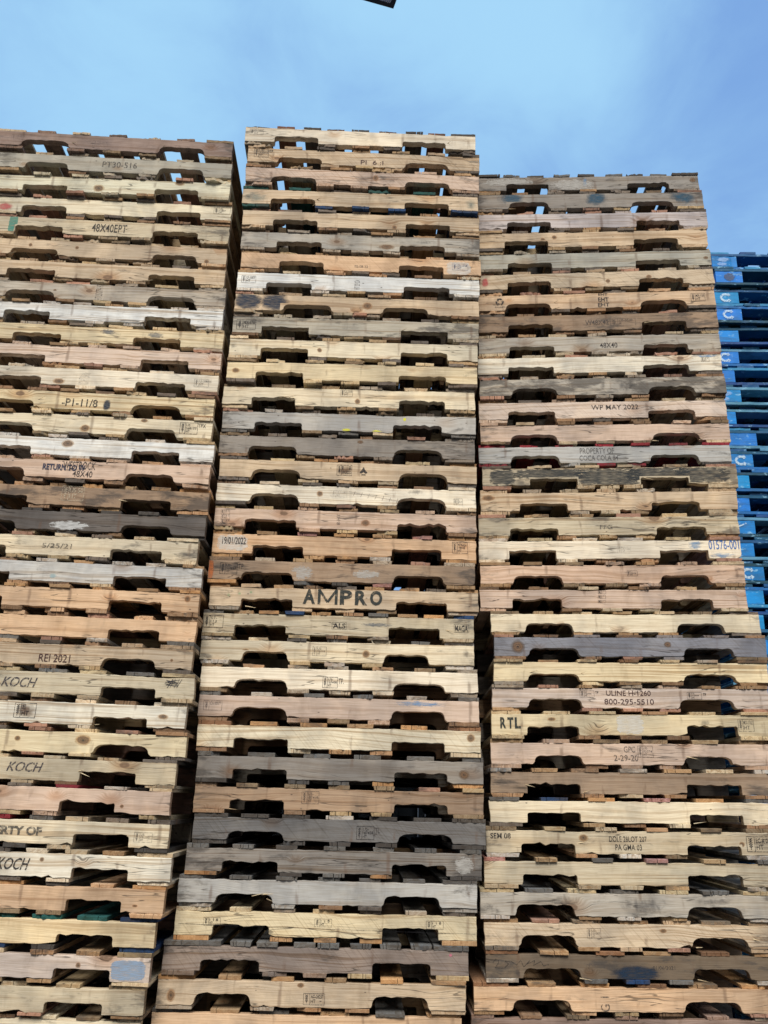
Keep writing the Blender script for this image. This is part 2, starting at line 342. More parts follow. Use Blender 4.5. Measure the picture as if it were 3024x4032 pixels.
# stringer corners (mm, milliradian, measured) of each row, top to bottom: x, y, yaw, z, height, notch edges
GEO={
'A':[
(-2104,3693,30.3,3197.7,87.6,131,375,841,1075),
(-2099,3712,22.1,3074.0,89.1,159,379,843,1076),
(-2097,3731,6.6,2950.5,88.8,160,387,835,1059),
(-2080,3744,11.3,2827.8,88.3,152,380,841,1063),
(-2081,3742,19.1,2707.0,88.7,141,380,834,1062),
(-2085,3752,22.4,2583.9,89.3,139,376,848,1071),
(-2083,3756,23.6,2465.3,86.1,137,376,840,1069),
(-2069,3760,22.1,2344.4,88.9,136,377,837,1068),
(-2071,3758,19.5,2226.5,87.4,151,375,839,1064),
(-2056,3757,22.8,2108.9,87.3,201,434,783,1013),
(-2054,3747,23.5,1989.3,88.4,0,378,836,1064),
(-2056,3742,24.3,1869.2,88.1,0,381,829,1065),
(-2064,3744,27.0,1746.3,89.2,0,376,833,1063),
(-2059,3740,24.2,1626.4,88.1,0,387,821,1049),
(-2040,3735,25.1,1507.6,87.4,0,379,843,1062),
(-2044,3723,19.4,1392.3,85.6,0,379,838,1058),
(-2037,3734,21.3,1266.6,88.9,0,399,824,1049),
(-2040,3730,21.0,1146.9,87.1,0,373,844,1067),
(-2061,3722,21.6,1027.9,88.0,0,375,836,1063),
(-2028,3717,25.1,908.6,87.6,0,379,833,1064),
(-2026,3708,22.8,792.9,85.8,0,369,830,1058),
(-2028,3713,25.0,668.3,88.3,0,0,844,1063),
(-2031,3712,22.5,546.9,87.9,0,0,838,1065),
(-2009,3710,20.1,425.7,89.3,0,0,831,1059),
(-2030,3708,19.8,305.4,87.4,0,0,835,1060),
(-2015,3706,20.0,190.0,84.6,0,0,841,1067),
(-2044,3699,19.4,79.2,85.9,0,0,831,1058),
(-2052,3694,19.0,-36.7,90.3,0,0,776,998),
(-2045,3698,18.8,-160.9,89.0,0,0,842,1063),
(-2023,3702,17.5,-283.9,89.0,0,0,831,1053),
(-2036,3709,15.5,-399.8,86.5,0,0,838,1053),
(-2059,3714,12.8,-521.2,88.4,0,0,841,1059),
(-2063,3715,12.7,-640.0,83.9,0,0,852,1068),
(-2074,3722,15.8,-755.9,86.6,0,0,843,1063),
(-2084,3737,22.5,-869.4,89.0,0,0,838,1056),
],
'B':[
(-780,3704,24.8,3299.3,90.1,157,386,832,1060),
(-759,3715,27.6,3175.5,89.9,160,391,827,1053),
(-762,3716,28.8,3052.8,90.2,135,369,831,1064),
(-770,3735,18.4,2928.6,89.8,147,376,839,1068),
(-763,3748,17.2,2805.8,90.1,158,386,840,1067),
(-761,3761,15.6,2683.6,90.2,181,410,809,1040),
(-755,3767,22.5,2565.6,87.5,195,419,802,1028),
(-765,3766,19.5,2444.5,89.4,147,375,838,1068),
(-768,3774,17.0,2323.4,89.0,242,482,738,964),
(-770,3781,16.1,2198.5,90.4,144,376,833,1065),
(-777,3784,12.3,2074.9,89.8,154,386,841,1070),
(-781,3791,4.9,1950.3,91.4,142,372,837,1067),
(-792,3812,3.7,1821.3,94.0,140,350,853,1074),
(-787,3823,4.7,1697.9,89.9,157,383,821,1055),
(-793,3831,11.6,1575.5,89.7,141,371,834,1064),
(-782,3834,21.1,1455.5,88.9,154,383,850,1079),
(-787,3842,21.6,1336.2,87.9,159,385,848,1076),
(-786,3848,21.1,1215.0,87.5,141,379,850,1079),
(-787,3858,22.5,1088.3,92.5,186,418,828,1058),
(-795,3857,12.2,963.7,89.6,151,386,846,1075),
(-781,3865,3.7,841.1,88.5,145,377,846,1076),
(-802,3873,4.4,719.2,89.9,144,374,836,1065),
(-801,3878,7.1,601.0,88.4,186,388,816,1016),
(-788,3869,9.4,478.6,88.8,151,380,848,1074),
(-784,3861,11.5,353.8,89.3,148,383,837,1071),
(-778,3857,12.3,225.6,90.9,158,390,835,1063),
(-768,3861,14.5,98.2,90.2,153,382,839,1065),
(-768,3866,15.6,-25.3,88.7,150,377,841,1066),
(-761,3866,15.3,-144.5,87.3,144,375,853,1079),
(-780,3864,15.0,-266.1,87.8,150,378,848,1073),
(-800,3868,14.6,-386.3,90.2,153,385,837,1066),
(-803,3873,15.6,-506.5,88.8,153,380,837,1064),
(-837,3869,15.9,-632.4,88.7,150,384,834,1067),
(-848,3873,14.8,-756.5,89.9,146,369,846,1070),
(-864,3888,17.4,-874.6,88.8,154,379,848,1071),
],
'C':[
(500,3986,-34.7,3205.6,87.7,173,403,831,1057),
(506,3980,-41.5,3082.7,90.5,177,390,836,1057),
(516,3984,-43.3,2958.3,90.1,153,386,843,1071),
(499,3982,-51.7,2834.0,90.8,151,382,834,1064),
(506,3993,-60.7,2707.8,90.9,158,390,828,1056),
(503,3994,-73.4,2585.5,88.4,156,381,837,1062),
(498,3999,-72.6,2462.8,87.9,148,379,840,1071),
(501,4002,-68.9,2337.3,91.1,154,382,836,1059),
(500,4003,-67.1,2214.3,89.1,157,384,835,1056),
(492,3996,-64.8,2092.2,89.8,154,382,829,1055),
(498,3993,-63.5,1969.2,89.9,161,386,840,1066),
(491,4001,-60.6,1844.2,89.2,146,378,836,1065),
(496,4004,-59.0,1722.6,88.2,150,378,844,1072),
(484,4000,-59.1,1605.4,86.6,157,395,833,1067),
(498,3992,-61.5,1487.2,88.8,230,459,761,989),
(486,3995,-61.8,1359.2,91.0,189,416,815,1040),
(474,3993,-64.0,1234.9,89.1,149,377,838,1068),
(470,3982,-58.9,1115.5,88.0,143,363,845,1068),
(473,3973,-51.1,996.4,87.2,155,381,833,1056),
(467,3966,-44.3,878.5,86.1,150,377,830,1065),
(514,3959,-36.7,766.2,84.1,157,374,844,1058),
(525,3948,-35.6,654.3,86.3,156,380,850,1073),
(519,3946,-31.8,541.5,86.4,152,381,845,1076),
(508,3948,-31.7,426.9,86.5,161,398,827,1067),
(502,3943,-35.8,309.9,88.7,156,381,852,1071),
(495,3946,-37.1,186.2,89.0,189,397,833,1041),
(491,3944,-40.7,65.2,87.8,157,384,837,1068),
(481,3941,-43.7,-53.1,87.4,162,387,845,1068),
(463,3940,-44.8,-174.2,89.4,148,374,840,1063),
(452,3936,-43.6,-295.5,88.5,161,386,841,1065),
(432,3934,-39.6,-413.2,86.0,147,388,848,1068),
(446,3936,-27.3,-528.8,86.0,149,374,844,1071),
(450,3938,-17.7,-646.7,87.8,152,383,838,1065),
(398,3937,-12.0,-765.1,86.8,156,389,843,1069),
(388,3946,-6.8,-881.0,88.9,157,390,843,1066),
],
}

MARKS=[
('s', 'A', 1, 76, 35, 146, 64, 'US 18234|HT', 'faint'),
('s', 'A', 1, 496, 22, 574, 56, 'US 20114|HT', 'faint'),
('t', 'A', 2, 553, 28, 731, 66, 'PT30-516', 'soft'),
('s', 'A', 4, 1129, 39, 1212, 78, 'US-|11887|HT', 'dark'),
('p', 'A', 4, 18, -3, 115, 52, 'red'),
('t', 'A', 5, 525, 21, 701, 71, '48X40EPT', 'dark'),
('p', 'A', 5, 104, -18, 150, 104, 'teal'),
('v', 'A', 8, 577, 5, 612, 92, 'HT US 0774 HT', 'soft'),
('p', 'A', 10, 615, 46, 696, 80, 'bluegrey'),
('p', 'A', 10, 846, 34, 931, 76, 'bluegrey'),
('v', 'A', 12, 559, 7, 610, 63, 'KD HT 3041', 'faint'),
('s', 'A', 12, 1106, 25, 1174, 65, 'US 3041|HT', 'soft'),
('t', 'A', 13, 505, 15, 672, 57, '-P1-11/8', 'dark'),
('p', 'A', 13, 694, -7, 737, 65, 'navy'),
('s', 'A', 14, 1068, 21, 1150, 77, 'US|168177|HT', 'dark'),
('t', 'A', 14, 1152, 53, 1188, 76, 'TPX', 'dark'),
('t', 'A', 16, 549, 44, 697, 84, 'WESTROCK', 'dark'),
('t', 'A', 16, 458, 35, 652, 68, 'RETURN TO W', 'boldblue'),
('t', 'A', 16, 598, 7, 688, 39, '48X40', 'dark'),
('s', 'A', 17, 553, 23, 652, 91, 'US 50|HT', 'white'),
('p', 'A', 18, 517, 1, 707, 47, 'white'),
('t', 'A', 19, 532, 32, 663, 56, '5/25/21', 'soft'),
('p', 'A', 20, 550, 11, 589, 38, 'palecyan'),
('t', 'A', 23, 572, 10, 704, 46, 'REI 2021', 'burn'),
('i', 'A', 24, 413, 23, 562, 64, 'KOCH', 'ink'),
('x', 'A', 24, 1090, 45, 1157, 83, 'scribble'),
('p', 'A', 25, 498, 11, 604, 86, 'scorch'),
('s', 'A', 25, 508, 19, 596, 78, 'E|HT', 'bold'),
('i', 'A', 27, 533, 31, 680, 69, 'KOCH', 'ink'),
('t', 'A', 29, 412, 29, 716, 65, 'PROPERTY OF', 'smoke'),
('s', 'A', 29, 1083, 21, 1155, 57, 'US-|190600|HT', 'soft'),
('i', 'A', 30, 534, 25, 665, 69, 'KOCH', 'bold'),
('p', 'A', 33, 1066, 4, 1206, 76, 'slateblue'),
('s', 'B', 1, 25, 41, 95, 79, 'CA-00004|HT', 'soft'),
('s', 'B', 2, 34, 32, 108, 86, 'US-|18350-0|HT', 'dark'),
('t', 'B', 2, 112, 61, 131, 81, 'TP', 'dark'),
('t', 'B', 2, 593, 12, 712, 41, 'PI  6 :I', 'burn'),
('p', 'B', 7, 1040, -2, 1169, 78, 'chalk'),
('s', 'B', 7, 1073, 28, 1153, 65, 'CR-127-M|HT', 'inkblue'),
('t', 'B', 7, 576, 20, 644, 36, '02-08-22', 'soft'),
('s', 'B', 8, 22, 30, 93, 69, 'CA-00077|HT', 'dark'),
('v', 'B', 8, 589, 11, 616, 68, 'HT 22 CA', 'soft'),
('p', 'B', 9, -22, -11, 152, 111, 'navy'),
('p', 'B', 9, 107, -11, 284, 109, 'navy'),
('s', 'B', 10, 20, 17, 113, 71, 'MX-176|HT', 'bold'),
('s', 'B', 13, 569, 57, 626, 90, 'CA-12108|HT', 'dark'),
('p', 'B', 14, 867, 59, 885, 81, 'yellow'),
('p', 'B', 14, 569, -2, 624, 16, 'yellow'),
('p', 'B', 14, 715, -6, 770, 12, 'yellow'),
('p', 'B', 16, 546, 17, 633, 82, 'scorch'),
('s', 'B', 16, 555, 23, 625, 76, '1 1|WOOD', 'bold'),
('m', 'B', 16, 659, 17, 702, 79, 'spade'),
('s', 'B', 17, 536, 35, 610, 69, 'US 21-247|HT', 'faint'),
('s', 'B', 17, 1115, 16, 1156, 46, 'US|18230|HT', 'dark'),
('m', 'B', 17, 621, 19, 870, 67, 'ruler'),
('p', 'B', 17, 891, 55, 981, 91, 'smudge'),
('s', 'B', 18, 28, 57, 68, 80, 'US 3|HT', 'soft'),
('s', 'B', 18, 30, 33, 70, 56, 'US 3|HT', 'soft'),
('s', 'B', 18, 32, 10, 72, 32, 'US 3|HT', 'soft'),
('v', 'B', 18, 567, 23, 583, 75, '8-HT', 'soft'),
('t', 'B', 19, 44, 41, 153, 78, '19/01/2022', 'bold'),
('p', 'B', 19, 19, 10, 166, 89, 'chalk'),
('s', 'B', 19, 1109, 32, 1180, 84, 'MX-|1906|HT', 'dark'),
('s', 'B', 20, 53, 25, 131, 77, 'US-|164657|HT', 'dark'),
('t', 'B', 20, 136, 49, 158, 75, 'TP', 'dark'),
('p', 'B', 20, 373, 5, 481, 75, 'chalkgrey'),
('p', 'B', 20, 653, 19, 789, 62, 'chalkgrey'),
('p', 'B', 20, -18, -5, 27, 96, 'orange'),
('t', 'B', 21, 418, 18, 790, 87, 'AMPRO', 'stencil'),
('p', 'B', 21, 78, 42, 95, 60, 'green'),
('p', 'B', 21, 127, 50, 145, 67, 'green'),
('p', 'B', 21, 178, 58, 195, 75, 'green'),
('s', 'B', 22, 5, 24, 92, 79, 'GT-|113|HT', 'dark'),
('b', 'B', 22, 581, 30, 646, 61, 'ALS', 'bold'),
('b', 'B', 22, 1130, 29, 1196, 65, 'MAGA', 'bold'),
('p', 'B', 22, 705, 44, 857, 63, 'bluegrey'),
('s', 'B', 23, 498, 28, 559, 68, 'US-|03374|HT', 'soft'),
('p', 'B', 23, 1159, 30, 1212, 71, 'smudge'),
('s', 'B', 24, 537, 10, 602, 56, 'US-|187498|HT', 'dark'),
('t', 'B', 24, 606, 27, 629, 52, 'TP.', 'dark'),
('s', 'B', 25, 22, 25, 101, 66, 'CA-00077| ', 'soft'),
('p', 'B', 25, 836, 59, 1093, 87, 'bluewash'),
('s', 'B', 28, 451, 30, 523, 79, 'US-|187458|HT', 'soft'),
('s', 'B', 29, 680, 13, 752, 64, 'US-|187458|HT', 'dark'),
('t', 'B', 29, 756, 38, 776, 61, 'TL', 'soft'),
('p', 'B', 30, 1102, 3, 1189, 80, 'chalkgrey'),
('s', 'B', 32, 115, 38, 183, 66, '1 1 8|HT', 'bold'),
('s', 'B', 32, 563, 41, 632, 70, '1 1 8|HT', 'bold'),
('s', 'B', 32, 1015, 42, 1084, 71, '1 1 8|HT', 'bold'),
('m', 'B', 32, 15, 28, 1215, 46, 'crack'),
('p', 'B', 33, 1138, 66, 1156, 82, 'pink'),
('s', 'B', 34, 577, 12, 660, 51, 'AT-08257|HT', 'dark'),
('p', 'C', 1, 590, 11, 615, 86, 'bluewash'),
('p', 'C', 1, 406, -2, 656, 72, 'chalkgrey'),
('p', 'C', 1, 38, 26, 340, 82, 'chalkgrey'),
('s', 'C', 1, 958, 51, 1024, 89, 'US 09|HT', 'faint'),
('p', 'C', 2, 107, 15, 275, 111, 'darkteal'),
('p', 'C', 2, 576, 4, 732, 111, 'darkteal'),
('p', 'C', 2, 1031, -4, 1191, 115, 'darkteal'),
('p', 'C', 6, 16, 11, 60, 79, 'red'),
('m', 'C', 7, 91, 24, 142, 79, 'recycle'),
('t', 'C', 7, 92, 15, 143, 25, 'PALLET', 'dark'),
('t', 'C', 7, 627, 71, 675, 87, 'EHT', 'bold'),
('t', 'C', 7, 625, 36, 679, 63, 'EHT', 'bold'),
('t', 'C', 7, 622, 7, 681, 31, 'EHT', 'bold'),
('s', 'C', 7, 1098, 25, 1168, 70, 'MX-155|HT', 'dark'),
('t', 'C', 8, 549, 29, 668, 59, 'W48X42', 'soft'),
('s', 'C', 8, 676, 24, 804, 64, 'US-0500|H', 'soft'),
('t', 'C', 9, 616, 20, 704, 51, '48X40', 'dark'),
('s', 'C', 10, 1120, 50, 1159, 76, 'US 07|HT', 'dark'),
('p', 'C', 10, 1066, 72, 1218, 91, 'bluewash'),
('p', 'C', 11, 599, 14, 637, 86, 'smudge'),
('p', 'C', 11, 674, 12, 788, 80, 'smudge'),
('t', 'C', 12, 559, 45, 791, 73, 'WP MAY 2022', 'dark'),
('t', 'C', 14, 495, 48, 661, 80, 'PROPERTY OF', 'soft'),
('t', 'C', 14, 491, 12, 678, 41, 'COCA COLA 84', 'soft'),
('p', 'C', 15, 33, -1, 164, 87, 'mould'),
('p', 'C', 15, 148, 31, 522, 88, 'mould'),
('p', 'C', 15, 440, -5, 778, 89, 'mould'),
('p', 'C', 15, 683, 17, 1003, 91, 'mould'),
('p', 'C', 15, 923, 4, 1194, 93, 'mould'),
('t', 'C', 17, 573, 28, 632, 51, 'FFG', 'soft'),
('s', 'C', 18, 648, 28, 710, 57, 'US 1055|HT', 'faint'),
('t', 'C', 18, 1072, 42, 1211, 89, '01576-001', 'blue'),
('p', 'C', 18, 974, 38, 1045, 93, 'bluewash'),
('p', 'C', 18, 1071, 1, 1193, 27, 'bluewash'),
('s', 'C', 19, 681, 36, 728, 61, 'US|103106|HT', 'dark'),
('s', 'C', 20, 546, 68, 581, 83, '8 11|HT', 'bold'),
('s', 'C', 20, 544, 46, 579, 60, '8 11|HT', 'bold'),
('s', 'C', 20, 543, 25, 578, 37, '8 11|HT', 'bold'),
('s', 'C', 24, 390, 48, 453, 77, 'US|190594|HT', 'dark'),
('t', 'C', 24, 458, 62, 472, 76, 'TP', 'bold'),
('t', 'C', 24, 506, 54, 703, 79, 'ULINE H-1260', 'burn'),
('t', 'C', 24, 496, 16, 714, 42, '800-295-5510', 'burn'),
('s', 'C', 24, 863, 43, 926, 72, 'US|190594|HT', 'dark'),
('t', 'C', 24, 931, 56, 947, 70, 'TP', 'bold'),
('t', 'C', 25, 35, 27, 131, 75, 'RTL', 'stencil'),
('p', 'C', 25, 544, 4, 668, 92, 'chalk'),
('s', 'C', 25, 1075, 21, 1141, 73, 'MX-1762|HT', 'soft'),
('p', 'C', 25, 901, 35, 963, 77, 'smudge'),
('t', 'C', 26, 577, 52, 626, 79, 'GPC', 'soft'),
('t', 'C', 26, 532, 15, 637, 43, '2-29-20', 'soft'),
('s', 'C', 26, 638, 33, 702, 80, 'US-|03374|HT', 'soft'),
('t', 'C', 29, 19, 56, 105, 80, 'SEM 08', 'bold'),
('t', 'C', 29, 517, 48, 674, 72, 'DOLE 28LOT 207', 'dark'),
('t', 'C', 29, 541, 15, 651, 40, 'PA GMA 03', 'dark'),
('s', 'C', 29, 1087, 16, 1197, 75, 'EC R 036|HT', 'bold'),
('p', 'C', 31, 276, 9, 422, 90, 'smudge'),
('p', 'C', 31, 567, 6, 785, 80, 'smudge'),
('p', 'C', 31, 881, 43, 1026, 77, 'smudge'),
('s', 'C', 32, 420, 32, 475, 70, 'US-|180007|HT', 'soft'),
('x', 'C', 33, 28, 35, 255, 70, 'hand'),
('t', 'C', 33, 674, 37, 764, 52, '01/06/2021', 'soft'),
('p', 'C', 33, 489, -11, 722, 57, 'navy'),
('p', 'C', 33, 81, -4, 167, 47, 'smudge'),
('s', 'C', 33, 407, 31, 478, 54, 'US 5|HT', 'faint'),
('v', 'C', 34, 507, 3, 543, 57, 'G 1', 'soft'),
('p', 'C', 34, 354, -2, 404, 71, 'smudge'),
('p', 'A', 3, 513, 3, 583, 55, 'knot'),
('p', 'A', 3, 928, 61, 990, 94, 'knot'),
('p', 'A', 6, 222, 44, 245, 69, 'knot'),
('p', 'A', 6, 455, 42, 478, 65, 'knot'),
('p', 'A', 6, 1107, -4, 1136, 25, 'knot'),
('p', 'A', 8, 366, 35, 386, 56, 'knot'),
('p', 'A', 12, 431, 0, 500, 36, 'knot'),
('p', 'A', 14, 600, 1, 657, 47, 'knot'),
('p', 'A', 14, 878, 66, 917, 89, 'knot'),
('p', 'A', 15, 511, 37, 577, 83, 'knot'),
('p', 'A', 21, 1150, 45, 1183, 79, 'knot'),
('p', 'A', 23, 1125, 32, 1141, 48, 'knot'),
('p', 'A', 25, 1096, 32, 1153, 58, 'knot'),
('p', 'A', 26, 755, 30, 833, 77, 'knot'),
('p', 'A', 26, 511, 38, 541, 63, 'knot'),
('p', 'A', 28, 1017, 20, 1037, 38, 'knot'),
('p', 'A', 30, 699, 56, 721, 76, 'knot'),
('p', 'A', 31, 1094, 21, 1121, 33, 'knot'),
('p', 'A', 33, 933, 38, 956, 64, 'knot'),
('p', 'B', 3, 659, 29, 695, 77, 'knot'),
('p', 'B', 5, 766, -2, 797, 31, 'knot'),
('p', 'B', 6, 696, 7, 790, 44, 'knot'),
('p', 'B', 9, 631, 18, 690, 68, 'knot'),
('p', 'B', 11, 427, 23, 457, 53, 'knot'),
('p', 'B', 12, 20, 26, 68, 58, 'knot'),
('p', 'B', 13, 635, 12, 668, 49, 'knot'),
('p', 'B', 15, 654, 63, 690, 84, 'knot'),
('p', 'B', 17, 466, 32, 502, 68, 'knot'),
('p', 'B', 18, 675, 16, 728, 54, 'knot'),
('p', 'B', 23, 716, 19, 757, 62, 'knot'),
('p', 'B', 23, 180, 28, 221, 54, 'knot'),
('p', 'B', 26, 1155, 41, 1198, 83, 'knot'),
('p', 'B', 27, 1108, 15, 1163, 60, 'knot'),
('p', 'B', 34, 36, 8, 76, 62, 'knot'),
('p', 'B', 34, 547, 68, 581, 90, 'knot'),
('p', 'C', 4, 400, 45, 433, 76, 'knot'),
('p', 'C', 4, 339, 31, 371, 63, 'knot'),
('p', 'C', 1, 1168, 38, 1207, 76, 'knot'),
('p', 'C', 5, 1176, 31, 1208, 57, 'knot'),
('p', 'C', 6, 871, 38, 906, 68, 'knot'),
('p', 'C', 6, 661, 20, 692, 48, 'knot'),
('p', 'C', 16, 2, 50, 75, 85, 'knot'),
('p', 'C', 22, 70, 7, 142, 82, 'knot'),
('p', 'C', 22, 760, 40, 800, 72, 'knot'),
('p', 'C', 25, 241, 57, 286, 78, 'knot'),
('p', 'C', 29, 386, 45, 434, 80, 'knot'),
('p', 'C', 29, 1054, 31, 1080, 57, 'knot'),
('p', 'C', 32, 711, 54, 747, 74, 'knot'),
('p', 'C', 17, 20, -6, 96, 27, 'smudge'),
('p', 'B', 6, 883, 45, 1001, 71, 'smudge'),
('p', 'B', 4, 2, -2, 143, 82, 'tealwash'),
('p', 'B', 4, 1143, 5, 1223, 79, 'tealwash'),
('p', 'A', 19, 1113, 3, 1218, 51, 'smudge'),
('p', 'B', 11, -5, 30, 40, 72, 'smudge'),
]

